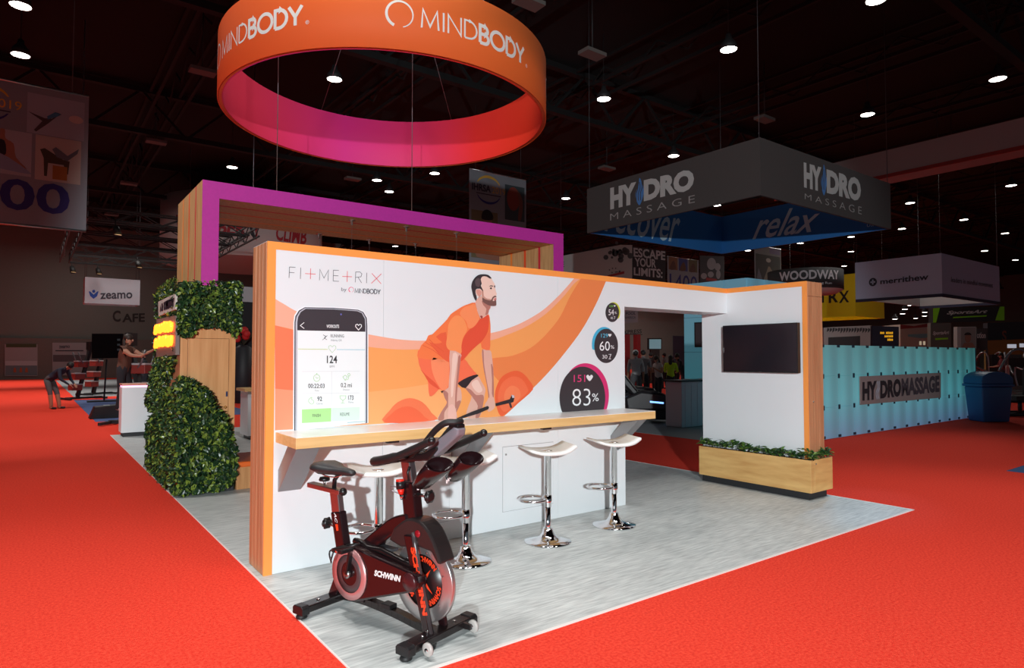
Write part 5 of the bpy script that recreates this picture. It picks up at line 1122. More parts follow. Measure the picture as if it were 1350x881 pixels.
mb.build('amber_text', AMB, ld)
for (lab, pts, d, m, dp) in (
    ('white far stand with dark ink pattern along its top', [(1086, 462), (1149, 462), (1149, 429), (1086, 432)], 34, M('stand_white', (150, 146, 144), .8), 2.0),
    ('beige far stand with red canopy beam', [(1187, 462), (1226, 462), (1226, 426), (1187, 428)], 40, M('stand_beige', (140, 132, 126), .8), 2.0),
    ('black wall of a far stand at the end of the aisle', [(1302, 462), (1356, 466), (1356, 424), (1302, 426)], 42, M('stand_black', (40, 44, 52), .8), .4),
    ('mustard coloured lower wall of a far stand', [(1302, 490), (1360, 490), (1360, 447), (1302, 449)], 41, M('stand_mustard', (120, 92, 40), .8), .3)):
    st_, sf = stand('far_stand', lab, 'stand', pts, d, m, dp)
    if 'ink' in lab:
        mb = MB(); mb.use(M('stand_ink', (50, 50, 52), .8)); rr = random.Random(3)
        for k in range(16): x = 1090+k*3.6; mb.poly([sf(x, 437+rr.uniform(0, 3)), sf(x+3, 436), sf(x+3.4, 433+rr.uniform(-1, 1)), sf(x+.5, 432.5)])
        mb.poly([sf(x, y) for x, y in ((1092, 458), (1134, 458), (1134, 443), (1092, 445))]); mb.build('print', None, st_)
    if 'beige' in lab:
        mb = MB(); mb.use(M('stand_red', (110, 34, 36), .8)); mb.poly([sf(x, y) for x, y in ((1187, 434), (1226, 431), (1226, 426), (1205, 430), (1187, 428))]); mb.use(M('stand_teal', (90, 130, 140), .7)); mb.poly([sf(x, y) for x, y in ((1197, 441), (1226, 440), (1226, 445), (1214, 446), (1197, 444))]); mb.build('print', None, st_)
        mb = MB(); [mb.poly([sf(x, 455), sf(x+3, 455), sf(x+3, 450), sf(x, 450)]) for x in (1212, 1217)]; mb.build('lit_window', M('lit_window', (220, 210, 180), .5, emit=.35), st_)
    if 'black' in lab: print_on(st_, 'S', quad(sf(1321, 450), sf(1327, 450), sf(1327, 436), sf(1321, 436)), M('stand_copper', (120, 60, 44), .7), .02)
    if 'mustard' in lab:
        mb = MB(); [mb.poly([sf(a, y1), sf(b, y1), sf(b, y0), sf(a, y0)]) for a, b, y0, y1 in ((1328, 1340, 454, 459), (1344, 1350, 453, 458))]; mb.build('lit_screen', M('lit_screen', (210, 220, 235), .4, emit=.45), st_)
bb_, bf_ = stand('photo_billboard', 'tall billboard with portrait photograph among the far stands', 'billboard', [(1262, 462), (1287, 462), (1287, 431), (1262, 431)], 36, M('billboard_white', (150, 150, 150), .8), .3)
mb = MB(); mb.use(M('bill_photo', (120, 118, 116), .8)); mb.poly([bf_(x, y) for x, y in ((1267, 458), (1286.5, 458), (1286.5, 432), (1267, 432))]); mb.use(M('bill_skin', (130, 92, 78), .8)); mb.poly([bf_(x, y, 2) for x, y in arc(1276, 446, 4.2, 6, 0, 345, 14)]); mb.poly([bf_(x, y, 2) for x, y in ((1268, 458), (1271, 452), (1282, 452), (1286, 458))]); mb.use(M('bill_hair', (40, 34, 34), .8)); mb.poly([bf_(x, y, 3) for x, y in arc(1276, 442, 4.8, 3.6, 180, 360, 10)]); mb.build('photo', None, bb_)
ms, mf = stand('motion_sign', 'dark sign with white rounded lettering beside the billboard', 'sign', [(1287.5, 462), (1302, 462), (1302, 433), (1287.5, 433)], 37, M('motion_dark', (52, 54, 56), .8), .3)
print_on(ms, 'otion', quad(mf(1288, 446), mf(1299.5, 446), mf(1299.5, 439), mf(1288, 438)), M('sign_letter', (176, 178, 180)), .02)
# blue waste bin
c = PZ(1310, 556); bn_ = thing('waste_bin', 'blue lidded waste bin standing beyond the teal wall', 'bin', (0, 0, 0)); BIN = M('bin_blue', (36, 88, 146), .45)
mb = MB(); R4 = lambda w_, d_, z: [(-w_, -d_, z), (w_, -d_, z), (w_, d_, z), (-w_, d_, z)]
mb.loft([R4(.33, .25, .004), R4(.39, .30, .86)]); mb.build('body', BIN, bn_, bevel=.03, fix=True)
MB().loft([R4(.42, .33, .86), R4(.42, .33, .93)]).build('rim', BIN, bn_, bevel=.02, fix=True)
mb = MB(); mb.prism([(-.40, -.31, .93)]+[(x, -.31, z) for x, z in arc(0, 1.03, .40, .2, 180, 0, 12)]+[(.40, -.31, .93)], (0, .62, 0)); mb.build('lid', BIN, bn_, bevel=.02, fix=True)
B((.402, -.2, .97), (.41, .2, 1.1)).build('flap', M('bin_dark', (20, 40, 66), .5), bn_)
bn_.location = (c.x, c.y+.1, 0); bn_.rotation_euler = (0, 0, math.radians(-34))
# gym machines beyond the bin
def gym(x, y, rz, label, kind):
    r = thing('gym_machine', label, 'gym machine', (0, 0, 0), 'gym machines beyond the bin'); FRB = M('gym_frame', (46, 46, 50), .4, .3); PAD = M('gym_pad', (24, 24, 26), .6); SILV = M('gym_silver', (150, 150, 154), .35, .7)
    for s in (-1, 1): MB().tube([(-.8, s*.35, .06), (.8, s*.35, .06)], .05, 6).build('base_rail', FRB, r)
    MB().tube([(-.6, -.35, .06), (-.6, .35, .06)], .05, 6).build('cross_rail', FRB, r); MB().tube([(.6, -.35, .06), (.6, .35, .06)], .05, 6).build('cross_rail', FRB, r)
    if kind == 0:
        B((-.9, -.32, .1), (.7, .32, .28)).build('running_deck', PAD, r); 
        for s in (-1, 1): MB().tube(crom([(.7, s*.34, .1), (.85, s*.36, .8), (.75, s*.36, 1.25), (.3, s*.34, 1.05), (-.1, s*.34, .95)], 4, False), .035, 6).build('handrail', SILV, r)
        B((.68, -.38, 1.2), (.88, .38, 1.55)).build('console', PAD, r)
    else:
        B((-.3, -.22, .42), (.3, .22, .54)).build('seat', PAD, r); B((-.42, -.2, .5), (-.28, .2, 1.25)).build('back_pad', PAD, r); MB().tube([(.0, 0, .06), (0, 0, .45)], .05, 6).build('seat_post', FRB, r)
        for s in (-1, 1): MB().tube(crom([(-.6, s*.35, .1), (-.6, s*.36, 1.6), (-.2, s*.42, 1.75), (.2, s*.42, 1.2)], 4, False), .035, 6).build('upright', SILV, r)
        B((-.75, -.3, .1), (-.6, .3, 1.7)).build('weight_stack', PAD, r)
    r.location = (x, y, 0); r.rotation_euler = (0, 0, rz)
for k, (px, py, rz, kd) in enumerate(((1345, 548, 2.6, 1), (1352, 528, .4, 0), (1312, 530, 2.2, 0), (1300, 514, 1.0, 1), (1340, 513, .2, 1), (1362, 518, 1.4, 0))):
    p = PZ(px, py); gym(p.x, p.y, rz, ('dark weight machine with silver uprights beyond the bin', 'dark treadmill with silver handrails beyond the bin')[1-kd], kd)
# ================================================================ people
SKIN = M('skin', (176, 122, 98), .55)
def person(label, P, cols, loc, rz, hair=(30, 24, 22), cap=None, scale=1.0, long_hair=False):
    """one continuous skinned body; P = joint positions (x forward, y left, z up); cols = material per body zone"""
    J = {}; E = []; seg = []
    def j(n, p, r): J[n] = (Vector(p), r)
    for n, r in (('pelvis', (.125, .15)), ('waist', (.105, .135)), ('chest', (.12, .165)), ('neck', (.058, .058)), ('jaw', (.068, .062)), ('skull', (.092, .08)), ('crown', (.062, .055))): j(n, P[n], r)
    chain = [('pelvis', 'waist', 'shirt'), ('waist', 'chest', 'shirt'), ('chest', 'neck', 'shirt'), ('neck', 'jaw', 'skin'), ('jaw', 'skull', 'skin'), ('skull', 'crown', 'skin')]
    for s in 'LR':
        for n, r in (('sho', .068), ('elb', .05), ('wri', .028), ('hand', .034), ('hip', .108), ('kne', .074), ('ank', .05), ('heel', .042), ('toe', .034)): j(n+s, P[n+s], (r, r))
        chain += [('chest', 'sho'+s, 'shirt'), ('sho'+s, 'elb'+s, 'sleeve'), ('elb'+s, 'wri'+s, 'fore'), ('wri'+s, 'hand'+s, 'skin'), ('pelvis', 'hip'+s, 'pants'), ('hip'+s, 'kne'+s, 'pants'), ('kne'+s, 'ank'+s, 'shin'), ('ank'+s, 'heel'+s, 'shoe'), ('heel'+s, 'toe'+s, 'shoe')]
        d = (J['hand'+s][0]-J['wri'+s][0]).normalized(); side = d.cross(Vector((0, 0, 1)))
        side = side.normalized() if side.length > .1 else Vector((1, 0, 0)); up = side.cross(d)
        for k, (off, L) in enumerate(((-.026, .062), (-.009, .072), (.009, .068), (.025, .054))):
            b = J['hand'+s][0]+side*off+d*.03; j('f%d%s' % (k, s), b, (.010, .010)); j('g%d%s' % (k, s), b+d*L*.55-up*.008, (.0095, .0095)); j('h%d%s' % (k, s), b+d*L-up*.025, (.008, .008))
            chain += [('hand'+s, 'f%d%s' % (k, s), 'skin'), ('f%d%s' % (k, s), 'g%d%s' % (k, s), 'skin'), ('g%d%s' % (k, s), 'h%d%s' % (k, s), 'skin')]
        b = J['hand'+s][0]-side*.036; j('t0'+s, b, (.011, .011)); j('t1'+s, b-side*.016+d*.035, (.009, .009)); chain += [('hand'+s, 't0'+s, 'skin'), ('t0'+s, 't1'+s, 'skin')]
    names = list(J); idx = {n: i for i, n in enumerate(names)}
    me = bpy.data.meshes.new('b'); me.from_pydata([J[n][0] for n in names], [(idx[a], idx[b]) for a, b, _ in chain], [])
    ob = bpy.data.objects.new('b', me); COL.objects.link(ob); sk = ob.modifiers.new('s', 'SKIN'); sk.use_smooth_shade = True
    for i, n in enumerate(names): me.skin_vertices[0].data[i].radius = J[n][1]; me.skin_vertices[0].data[i].use_root = (n == 'pelvis')
    ss = ob.modifiers.new('d', 'SUBSURF'); ss.levels = 1
    bpy.context.view_layer.update(); out = bpy.data.meshes.new_from_object(ob.evaluated_get(bpy.context.evaluated_depsgraph_get())); bpy.data.objects.remove(ob)
    out.materials.clear(); zones = ['shirt', 'sleeve', 'fore', 'skin', 'pants', 'shin', 'shoe']
    for z in zones: out.materials.append(cols.get(z, SKIN))
    segs = [(J[a][0], J[b][0], zones.index(z), max(J[a][1][0], J[b][1][0])) for a, b, z in chain]
    for p in out.polygons:
        best = 1e9; p.use_smooth = True
        for a, b, z, r in segs:
            ab = b-a; t = max(0, min(1, (p.center-a).dot(ab)/max(ab.dot(ab), 1e-9))); dd = (p.center-(a+ab*t)).length-r
            if dd < best: best = dd; p.material_index = z
    r = thing('person', label, 'person', (0, 0, 0)); body = bpy.data.objects.new('body', out); COL.objects.link(body); body.parent = r
    fwd = P.get('face', Vector((1, 0, 0))).normalized(); hu_ = (J['crown'][0]-J['jaw'][0]).normalized(); sd = hu_.cross(fwd).normalized(); fwd = sd.cross(hu_); c = J['skull'][0]
    T = Matrix((fwd, sd, hu_)).transposed()
    HM = M('hair_%d_%d_%d' % hair, hair, .6)
    mb = MB(); mb.sphere(c+hu_*.03-fwd*.018, (.102, .09, .098), 12, 8, T)
    if long_hair: mb.sphere(c-fwd*.085-hu_*.10, (.05, .075, .16), 10, 8, T)
    mb.build('hair', HM, r)
    mb = MB(); mb.use(SKIN); mb.sphere(c+fwd*.088-hu_*.035, (.022, .014, .026), 8, 6, T)
    for s in (-1, 1): mb.sphere(c+sd*s*.082-hu_*.03, (.018, .01, .03), 8, 6, T)
    mb.use(M('eye_dark', (30, 24, 24), .3)); 
    for s in (-1, 1): mb.sphere(c+fwd*.083+sd*s*.032-hu_*.005, (.008, .012, .008), 6, 5, T)
    mb.use(M('lip', (140, 70, 64), .5)); mb.sphere(c+fwd*.078-hu_*.078, (.008, .022, .008), 6, 5, T); mb.build('face', None, r)
    if cap:
        mb = MB(); mb.sphere(c+hu_*.04, (.11, .098, .098), 12, 8, T); mb.sphere(c+fwd*.12+hu_*.03, (.07, .07, .012), 10, 6, T); mb.build('cap', cap, r)
    r.location = loc; r.rotation_euler = (0, 0, rz); r.scale = (scale,)*3; return r
def pose(lean=0., arms='down', step=.1, head=0., crouch=0.):
    V = Vector; P = {}; l = math.radians(lean); up = V((math.sin(l), 0, math.cos(l))); hz = .93-crouch; pel = V((-.25*math.sin(l), 0, hz))
    P['pelvis'] = pel; P['waist'] = pel+up*.2; P['chest'] = pel+up*.42; nk = pel+up*.56; P['neck'] = nk
    h = math.radians(lean*.8+head); hu = V((math.sin(h), 0, math.cos(h))); P['jaw'] = nk+hu*.07+V((math.cos(h), 0, -math.sin(h)))*.02; P['skull'] = nk+hu*.165+V((math.cos(h), 0, -math.sin(h)))*.015; P['crown'] = nk+hu*.235; P['face'] = V((math.cos(h), 0, -math.sin(h)))
    for s, y in (('L', 1), ('R', -1)):
        sh = pel+up*.50+V((0, .185*y, 0)); P['sho'+s] = sh
        if arms == 'down': el, wr = sh+V((-.02, .05*y, -.29)), sh+V((.05, .06*y, -.54)); hd = wr+V((.01, 0, -.08))
        elif arms == 'front': el = sh+V((.1, .05*y, -.26)); wr = el+V((.22, -.08*y, -.05)); hd = wr+V((.075, -.01*y, .0))
        elif arms == 'hold': el = sh+V((.02, .07*y, -.28)); wr = el+V((.17, -.12*y, .13)); hd = wr+V((.06, -.02*y, .04))
        elif arms == 'reach': el = sh+V((.22, .04*y, -.16)); wr = el+V((.22, -.02*y, .10 if y > 0 else -.02)); hd = wr+V((.07, 0, .04))
        elif arms == 'hang': el = sh+V((.06, .05*y, -.27)); wr = el+V((.18, -.10*y, -.16)); hd = wr+V((.06, -.03*y, -.05))
        P['elb'+s], P['wri'+s], P['hand'+s] = el, wr, hd
        hp_ = pel+V((0, .095*y, -.05)); P['hip'+s] = hp_; fx = step*y
        P['ank'+s] = V((fx, .11*y, .085)); P['kne'+s] = (hp_+P['ank'+s])/2+V((.04+crouch*.5, .01*y, .02)); P['heel'+s] = V((fx-.035, .11*y, .045)); P['toe'+s] = V((fx+.17, .13*y, .035))
    return P
def cm(n, rgb): return M('cloth_'+n, rgb, .85)
BK = cm('black', (34, 34, 40)); NVY = cm('navy', (40, 44, 62)); SHOEB = M('shoe_dark', (30, 28, 30), .6); SHOEW = M('shoe_white', (190, 190, 190), .6)
p = PZ(73, 539.5)
person('person in a dark hooded top and grey shorts bending forward in the left aisle', pose(58, 'hang', .05, 10), dict(shirt=NVY, sleeve=NVY, fore=NVY, pants=cm('grey', (92, 90, 92)), shoe=SHOEB), (p.x, p.y, 0), math.radians(-35), scale=1.0)
p = PZ(163, 562)
person('person in a brown crop top and black leggings reaching up at the climbing machine', pose(8, 'reach', .08), dict(shirt=cm('brown_top', (90, 54, 40)), pants=BK, shin=BK, shoe=SHOEW), (p.x, p.y, .36), math.radians(-35), hair=(44, 28, 20), long_hair=True)
p = PZ(190, 545)
person('person in a black top half hidden behind the lit pedestal', pose(4, 'hold', .05), dict(shirt=BK, sleeve=BK, pants=BK, shin=BK, shoe=SHOEB), (p.x, p.y, .004), math.radians(160), hair=(60, 44, 34))
def at(px, Y): q = PY(px, 480, Y); return (q.x, q.y, 0)
person('person in a white T-shirt and pale cap seen from behind beyond the massage chairs', pose(2, 'down', .05), dict(shirt=cm('white', (190, 186, 186)), sleeve=cm('white', (190, 186, 186)), pants=cm('grey', (92, 90, 92)), shin=cm('grey', (92, 90, 92)), shoe=SHOEW), at(838, 14.3), math.radians(50), cap=M('cap_pale', (180, 178, 176), .8), scale=1.02)
person('person in a patterned grey top standing beside the pale cap', pose(2, 'down', .05), dict(shirt=cm('pattern', (140, 136, 140)), sleeve=cm('pattern', (140, 136, 140)), pants=BK, shin=BK, shoe=SHOEB), at(848, 15.2), math.radians(40), scale=1.03)
person('person in a sleeveless white top looking down at a phone', pose(6, 'hold', .05, 14), dict(shirt=cm('offwhite', (176, 168, 166)), pants=BK, shin=BK, shoe=SHOEB), at(868, 14.2), math.radians(170), hair=(54, 34, 24), long_hair=True, scale=.93)
person('person in a bright lime green top with back turned', pose(3, 'front', .05), dict(shirt=cm('lime', (186, 214, 30)), sleeve=cm('lime', (186, 214, 30)), pants=BK, shin=BK, shoe=SHOEB), at(884, 14.6), math.radians(30), hair=(36, 26, 22), long_hair=True, scale=.93)
person('person in a black top leaning over beside the teal cabin', pose(24, 'front', .1), dict(shirt=BK, sleeve=BK, pants=NVY, shin=NVY, shoe=SHOEB), at(899, 15.6), math.radians(150))
for k, (px, Y, c) in enumerate(((858, 20, (70, 60, 60)), (876, 21, (110, 104, 104)), (892, 20.5, (60, 66, 84)), (846, 19, (96, 60, 50)))):
    person(('person in a brown top', 'person in a grey top', 'person in a slate blue top', 'person in a rust red top')[k]+' in the far crowd seen through the doorway', pose(1, 'down', .05), dict(shirt=cm('crowd%d' % k, c), sleeve=cm('crowd%d' % k, c), pants=BK, shin=BK, shoe=SHOEB), at(px, Y), math.radians(40+70*k))
for k, (px, py, c) in enumerate(((1322, 516, (120, 40, 44)), (1332, 511, (60, 62, 70)))):
    q = PZ(px, py); person(('person in a red top', 'person in a charcoal top')[k]+' among the gym machines beyond the bin', pose(3, 'front', .06), dict(shirt=cm('gym%d' % k, c), sleeve=cm('gym%d' % k, c), pants=BK, shin=BK, shoe=SHOEB), (q.x, q.y, 0), 2.0+k)
# ================================================================ left side of the hall
# lighting truss grid
TRS = M('truss_black', (30, 27, 27), .6, .3)
def truss(mb, a, b, s=.3, web=.6):
    a, b = Vector(a), Vector(b); d = (b-a).normalized(); sd = d.cross(Vector((0, 0, 1))).normalized()*s/2; up = Vector((0, 0, s/2)); n = max(2, int((b-a).length/web)); L = (b-a)/n
    for i, jj in ((-1, -1), (1, -1), (-1, 1), (1, 1)): mb.bar(a+sd*i+up*jj, b+sd*i+up*jj, .05, .05)
    for k in range(n):
        p, q = a+L*k, a+L*(k+1)
        for i in (-1, 1): mb.bar(p+sd*i+up*(-1)**k, q+sd*i-up*(-1)**k, .03, .03)
tg = thing('lighting_truss', 'black lighting truss grid hanging over the climbing machine stand', 'truss', (5, 29, 6))
gx0, gx1 = 1.15, 6.2; ys = [23.6, 26, 28.6, 31.5, 35.0]
for y in ys: mb = MB(); truss(mb, (gx0+.2, y, 6), (gx1-.2, y, 6), .34); mb.build('cross_truss', TRS, tg)
for x in (gx0, gx1): mb = MB(); truss(mb, (x, ys[0]-.2, 6), (x, ys[-1]+.2, 6), .34); mb.build('side_truss', TRS, tg)
for x in (gx0, gx1):
    for y in (ys[0], ys[-1]): MB().tube([(x, y, 6.1), (x, y, 12)], .015, 4).build('hanging_cable', STEELC, tg)
for k, (px, Y) in enumerate(((94, 35), (150, 23.5), (180, 31.5), (128, 35))):
    x = min(max(PY(px, 365, Y).x, gx0), gx1-.3); sl_ = MB().tube([(x, Y-.17, 5.84), (x, Y-.25, 5.55)], .02, 5).build('stage_light', TRS, tg); MB().tube([(x, Y-.25, 5.6), (x+.05, Y-.4, 5.35)], [.09, .12], 10).build('can', TRS, sl_); MB().lathe([(0, 0), (.1, 0)], (x+.052, Y-.405, 5.345), 10).build('lens', M('warm_lens', (255, 220, 160), .4, emit=.6), sl_)
# climbing-machine drum sign
dcen = PY(322, 330, 39.9); DR2 = 4.4; vz0, vz1 = 6.95, 10.4
vs = thing('drum_sign', 'large white drum sign with red italic lettering behind the oak portal', 'hanging sign', (dcen.x, dcen.y, vz0)); VW = M('drum_cloth', (170, 168, 166), .8)
MB().lathe([(DR2-.04, vz0), (DR2, vz0), (DR2, vz1), (DR2-.04, vz1), (DR2-.04, vz0)], (dcen.x, dcen.y, 0), 56).build('drum_band', VW, vs); MB().lathe([(0, vz0-.02), (DR2-.05, vz0+.01)], (dcen.x, dcen.y, 0), 40).build('drum_base', VW, vs)
MB().tube([(dcen.x, dcen.y, vz0), (dcen.x, dcen.y, 12)], .03, 5).build('hanging_cable', STEELC, vs)
def cyl_hit(px, py, off=.01):
    d = ray(px, py); R = DR2+off; a = d.x**2+d.y**2; b = -(d.x*dcen.x+d.y*dcen.y); c = dcen.x**2+dcen.y**2-R*R; D = max(b*b-a*c, 0); return C0+d*((-b-math.sqrt(D))/a)
VR = M('drum_red', (150, 26, 40), .7); VK = M('drum_ink', (40, 38, 46), .7)
def on_drum(s, x0, x1, yb0, yb1, yt0, yt1, m, bold=.0, sh=0.): print_on(vs, s, lambda u, v: cyl_hit(x0+(x1-x0)*u, (yb0+(yb1-yb0)*u)*(1-v)+(yt0+(yt1-yt0)*u)*v), m, bold, sh)
on_drum('VERSA', 232, 284, 310, 309, 283, 285, VR, .03, .2); on_drum('BER', 285.5, 324, 309.5, 311, 288, 290, VR, .04, .2); on_drum('CLIMB', 364, 404, 317, 323, 296, 303, VR, .03, .2); on_drum('Fitness Since 1981', 272, 325, 317.5, 319.8, 313.5, 315.8, VK)
mb = MB(); mb.use(VK); mb.poly([cyl_hit(x, y) for x, y in ((326, 292), (330, 292), (338, 316), (333.5, 314))]); mb.use(VR); mb.poly([cyl_hit(x, y) for x, y in ((338, 318), (336, 300), (342, 292), (345, 292), (340.5, 302))]); mb.build('v_emblem', None, vs)
# zeamo hanging box, posters, cafe lettering on the far wall
zs = boxsign('box_sign', 'white rounded hanging box sign with blue emblem and grey word', 1.95, 4.15, 35.3, 36.5, 4.05, 5.25, M('box_sign_white', (176, 178, 186), .8), M('box_sign_white', (176, 178, 186)))
ZI = M('box_sign_ink', (56, 56, 66), .8); ZB = M('box_sign_blue', (36, 70, 150), .8); zf = lambda pts: q_y(pts, 35.29)
print_on(zs, 'zeamo', zf([(132, 394.5), (174.5, 393.5), (174.5, 385.5), (132, 386.5)]), ZI, .02)
g = zf([(117, 394), (130, 394), (130, 382), (117, 382)]); mb = MB(); mb.poly([g(*p) for p in arc(.5, .82, .16, .17, 0, 345, 12)]); mb.poly([g(*p) for p in ((0, .8), (.12, .82), (.5, .45), (.88, .82), (1, .8), (.85, .3), (.5, 0), (.15, .3))]); mb.build('emblem', ZB, zs)
WY = 56.68
print_on(fw, 'C', q_y([(148.5, 424.5), (159, 424.5), (159, 409.5), (148.5, 409.5)], 56.98), M('cafe_letter', (52, 48, 46), .8), .03); print_on(fw, 'AFE', q_y([(161, 425), (191, 424.5), (191, 413), (161, 414)], 56.98), M('cafe_letter', (52, 48, 46)), .03)
def poster(label, pts, m): 
    P = [PY(x, y, WY-.03) for x, y in pts]; r = thing('wall_poster', label, 'poster', (P[0].x, WY, P[0].z)); mb = MB(); mb.prism(P, (0, .03, 0)); mb.build('board', m, r, fix=True); return r
PW = M('poster_white', (150, 146, 148), .8)
a_ = poster('white backdrop with green garland and orange figures on the far wall', [(6, 496), (49.5, 496), (49.5, 454), (6, 454)], PW); mb = MB()
qq = lambda pts: [PY(x, y, WY-.04) for x, y in pts]
mb.use(M('garland', (66, 74, 46), .8)); mb.poly(qq([(8, 458), (48, 458), (48, 453.5), (8, 453.5)])); mb.use(M('poster_sky', (104, 116, 122), .8)); mb.poly(qq([(7, 495), (49, 495), (49, 482), (7, 482)])); mb.use(M('poster_band', (172, 172, 176), .8)); mb.poly(qq([(7, 482), (49, 482), (49, 476), (7, 476)])); mb.build('print', None, a_)
for x in (19.5, 27.5, 35): mb = MB(); mb.poly([PY(*q, WY-.05) for q in ((x-2, 491), (x+2, 491), (x+1.4, 486), (x, 484.5), (x-1.4, 486))]); mb.build('orange_figure', M('poster_orange', (170, 84, 50), .8), a_)
b_ = poster('white company poster with grey photograph on the far wall', [(69, 495), (114, 495), (114, 452), (69, 452)], PW); print_on(b_, 'zeamo', q_y([(78, 459.5), (92, 459), (92, 455.5), (78, 456)], WY-.04), ZI, .02); mb = MB(); mb.poly([PY(x, y, WY-.04) for x, y in ((73, 463.2), (110, 463.2), (110, 461.8), (73, 461.8))]); mb.build('tagline', ZI, b_)
mb = MB(); mb.use(M('poster_photo', (86, 78, 82), .8)); mb.poly(qq([(70, 477), (113, 477), (113, 468), (70, 468)])); mb.build('photo', None, b_)
# climbing machines, screen on stand, floor speaker
def climber(px, py, rz, label):
    q = PZ(px, py); r = thing('climbing_machine', label, 'climbing machine', (0, 0, 0), 'climbing machines on the blue mat'); WP = M('climber_white', (180, 178, 180), .5); RP = M('climber_red', (140, 52, 44), .5)
    MB().bar((-.1, 0, .1), (.35, 0, 2.15), .14, .1).build('mast', M('climber_black', (34, 32, 34), .5), r); MB().bar((-.5, 0, .06), (.75, 0, .06), .09, .08).build('base_beam', CHAR, r)
    for s in (-.5, .7): MB().bar((s, -.45, .05), (s, .45, .05), .07, .07).build('base_foot', CHAR, r)
    for k, z in enumerate((.35, .75, 1.2)):
        x = -.05+(z-.1)*.22; st_ = MB().box((x-.36, -.18, z), (x-.02, .18, z+.2)).build('step_box', RP, r, bevel=.01); B((x-.37, -.19, z+.2), (x-.01, .19, z+.24)).build('step_pad', WP, st_)
    for s in (-1, 1): MB().tube([(.12, s*.1, 1.2), (-.1, s*.22, 1.45), (-.2, s*.22, 1.75)], .022, 6).build('handle', M('climber_grey', (110, 108, 112), .4, .4), r)
    B((.22, -.16, 1.85), (.32, .16, 2.15)).build('console', BLACKP, r); r.location = (q.x, q.y, .004); r.rotation_euler = (0, 0, rz)
climber(106, 527, math.radians(20), 'climbing machine with red and white steps at the blue mat edge')
climber(126, 521, math.radians(35), 'climbing machine standing behind the first one on the blue mat')
climber(186, 560, math.radians(143), 'climbing machine with the brown topped climber in front')
q = PZ(137, 530); d_ = (q-C0).length; sc = thing('screen_stand', 'large dark screen on a thin pole stand by the climbing machines', 'screen', (q.x, q.y, .004))
P4 = [C0+ray(x, y)*(d_/ray(x, y).length) for x, y in ((121, 473), (161, 472), (161, 440), (121, 440))]; mb = MB(); mb.prism(P4, Vector((FW.x, FW.y, 0))*.08); mb.build('screen', M('screen_black', (18, 18, 20), .8, spec=.1), sc, fix=True)
MB().tube([q+Vector((0, 0, .02)), q+Vector((0, 0, 1.5))+Vector((FW.x, FW.y, 0))*.1], .03, 6).build('pole', CHAR, sc); MB().bar(q+Vector((-.5, 0, .03)), q+Vector((.5, 0, .03)), .3, .05).build('foot', CHAR, sc)
mb = MB(); [mb.poly([P4[0].lerp(P4[1], u)+(P4[3]-P4[0])*v-Vector((FW.x, FW.y, 0))*.01 for u, v in ((a, b), (a+.1, b), (a+.1, b+.08), (a, b+.08))]) for a, b in ((.84, .7), (.84, .5), (.84, .3))]; mb.build('screen_menu', M('menu_teal', (70, 100, 104), .5), sc)
q = PZ(139, 553); fs_ = thing('floor_speaker', 'black wedge floor speaker with white label on the blue mat', 'speaker', (q.x, q.y, .004)); o = q+Vector((0, .2, .004))
mb = MB(); mb.prism([(o.x-.33, o.y, o.z), (o.x+.4, o.y, o.z), (o.x+.4, o.y, o.z+.34), (o.x-.22, o.y, o.z+.30)], (0, .5, 0)); mb.build('cabinet', BLACKP, fs_, bevel=.01, fix=True); B((o.x-.02, o.y+.15, o.z+.325), (o.x+.12, o.y+.28, o.z+.332)).build('label_sheet', M('paper', (215, 215, 215)), fs_)
# dark stand glimpsed between tower and wall
ds = thing('dark_backdrop', 'black backdrop with red flowers seen between tower and display wall', 'backdrop', (6.2, 24, 0)); c1, c2 = PY(306, 500, 24), PY(352, 500, 24)
B((c1.x, 24, 0), (c2.x, 24.2, PY(320, 398, 24).z)).build('cloth', M('backdrop_black', (20, 20, 24), .8), ds); B((c1.x, 23.98, PY(320, 398, 24).z), (c2.x, 24.2, PY(320, 378, 24).z)).build('white_header', M('header_white', (160, 160, 162), .8), ds)
vz = thing('flower_display', 'red flowers and pale sprays on a dark stand behind the tower', 'flowers', (PY(321, 500, 23.5).x, 23.5, 0)); cx = PY(321, 450, 23.5)
MB().lathe([(0, 0), (.28, 0), (.28, 1.9), (.12, 2.0), (0, 2.0)], (cx.x, 23.5, 0), 14).build('plinth', CHAR, vz)
for k in range(12): MB().sphere((cx.x+random.uniform(-.35, .35), 23.5+random.uniform(-.2, .2), 2.2+random.uniform(0, .55)), .13, 8, 6).build('flower', M('flower_red', (190, 30, 30), .7), vz)
for k in range(8): MB().tube([(cx.x, 23.5, 2.0), (cx.x+random.uniform(-.4, .4), 23.5, 2.2+random.uniform(0, .5))], .015, 4).build('stem', STEM, vz)
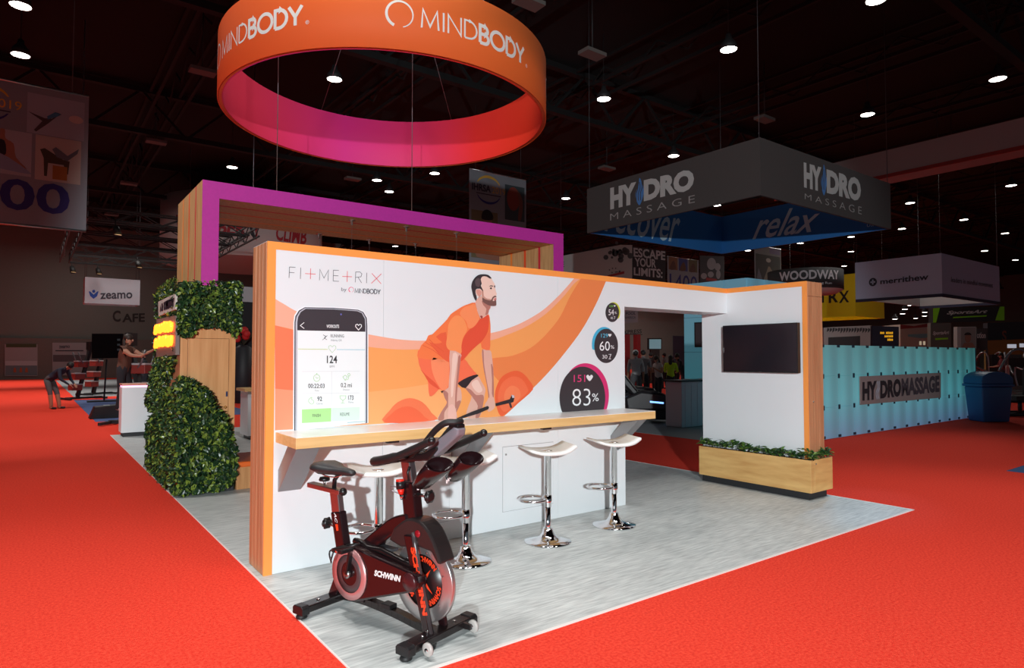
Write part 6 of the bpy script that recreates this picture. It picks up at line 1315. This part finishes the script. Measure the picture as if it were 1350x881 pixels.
# ---- doorway view: express gate, far door, screen
eg = thing('express_gate', 'red twin post gate with dark lettering seen through the doorway', 'gate', (PY(834, 500, 17.5).x, 17.5, 0)); RP = M('gate_red', (150, 24, 26), .6)
for px in (827, 841): x = PY(px, 450, 17.5).x; B((x-.1, 17.45, 0), (x+.1, 17.65, PY(830, 441, 17.5).z)).build('post', RP, eg)
print_on(eg, 'EXPRESS', q_y([(818, 441), (846, 439.5), (846, 434), (818, 436)], 17.44), M('gate_ink', (34, 34, 36), .7), .02); B((PY(818, 440, 17.5).x, 17.46, PY(830, 441.3, 17.5).z), (PY(846, 440, 17.5).x, 17.5, PY(830, 440.3, 17.5).z)).build('rail', CHAR, eg)
pb_ = thing('pool_banner', 'pale small banner with dark letters high behind the doorway', 'banner', PY(832, 424, 30)); P4 = [PY(x, y, 30) for x, y in ((818, 427), (841, 425), (841, 407), (818, 405))]; mb = MB(); mb.prism(P4, (0, .03, 0)); mb.build('cloth', M('pool_cloth', (120, 116, 122), .8), pb_, fix=True); print_on(pb_, 'POOL', q_y([(825, 415.5), (838, 415), (838, 411), (825, 411.5)], 29.99), INK, .02); print_on(pb_, 'AMERICA', q_y([(824, 420.5), (838, 420), (838, 417), (824, 417.5)], 29.99), INK)
hang(pb_, [tuple(P4[2]+Vector((-.1, .01, 0)))], 12)
hs_ = thing('far_screen', 'pale blue lit screen on a dark stand in the far crowd', 'screen', (PY(863, 500, 26).x, 26, 0)); P4 = [PY(x, y, 26) for x, y in ((855, 461), (872.5, 461), (872.5, 446), (855, 446))]; mb = MB(); mb.prism(P4, (0, .1, 0)); mb.build('frame', BLACKP, hs_, fix=True); mb = MB(); mb.poly([PY(x, y, 25.99) for x, y in ((856, 460), (871.5, 460), (871.5, 447.5), (856, 447.5))]); mb.build('screen', M('screen_lit', (120, 160, 170), .4, emit=.4), hs_); B((P4[0].x+.2, 26, 0), (P4[1].x-.2, 26.1, P4[0].z)).build('stand', CHAR, hs_)
dd_ = B((PY(888, 480, 56.9).x, 56.9, 0), (PY(905, 480, 56.9).x, 57, PY(890, 443, 56.9).z)).build('door_1', M('far_door', (64, 58, 74), .7)); dd_['kind'] = 'structure'
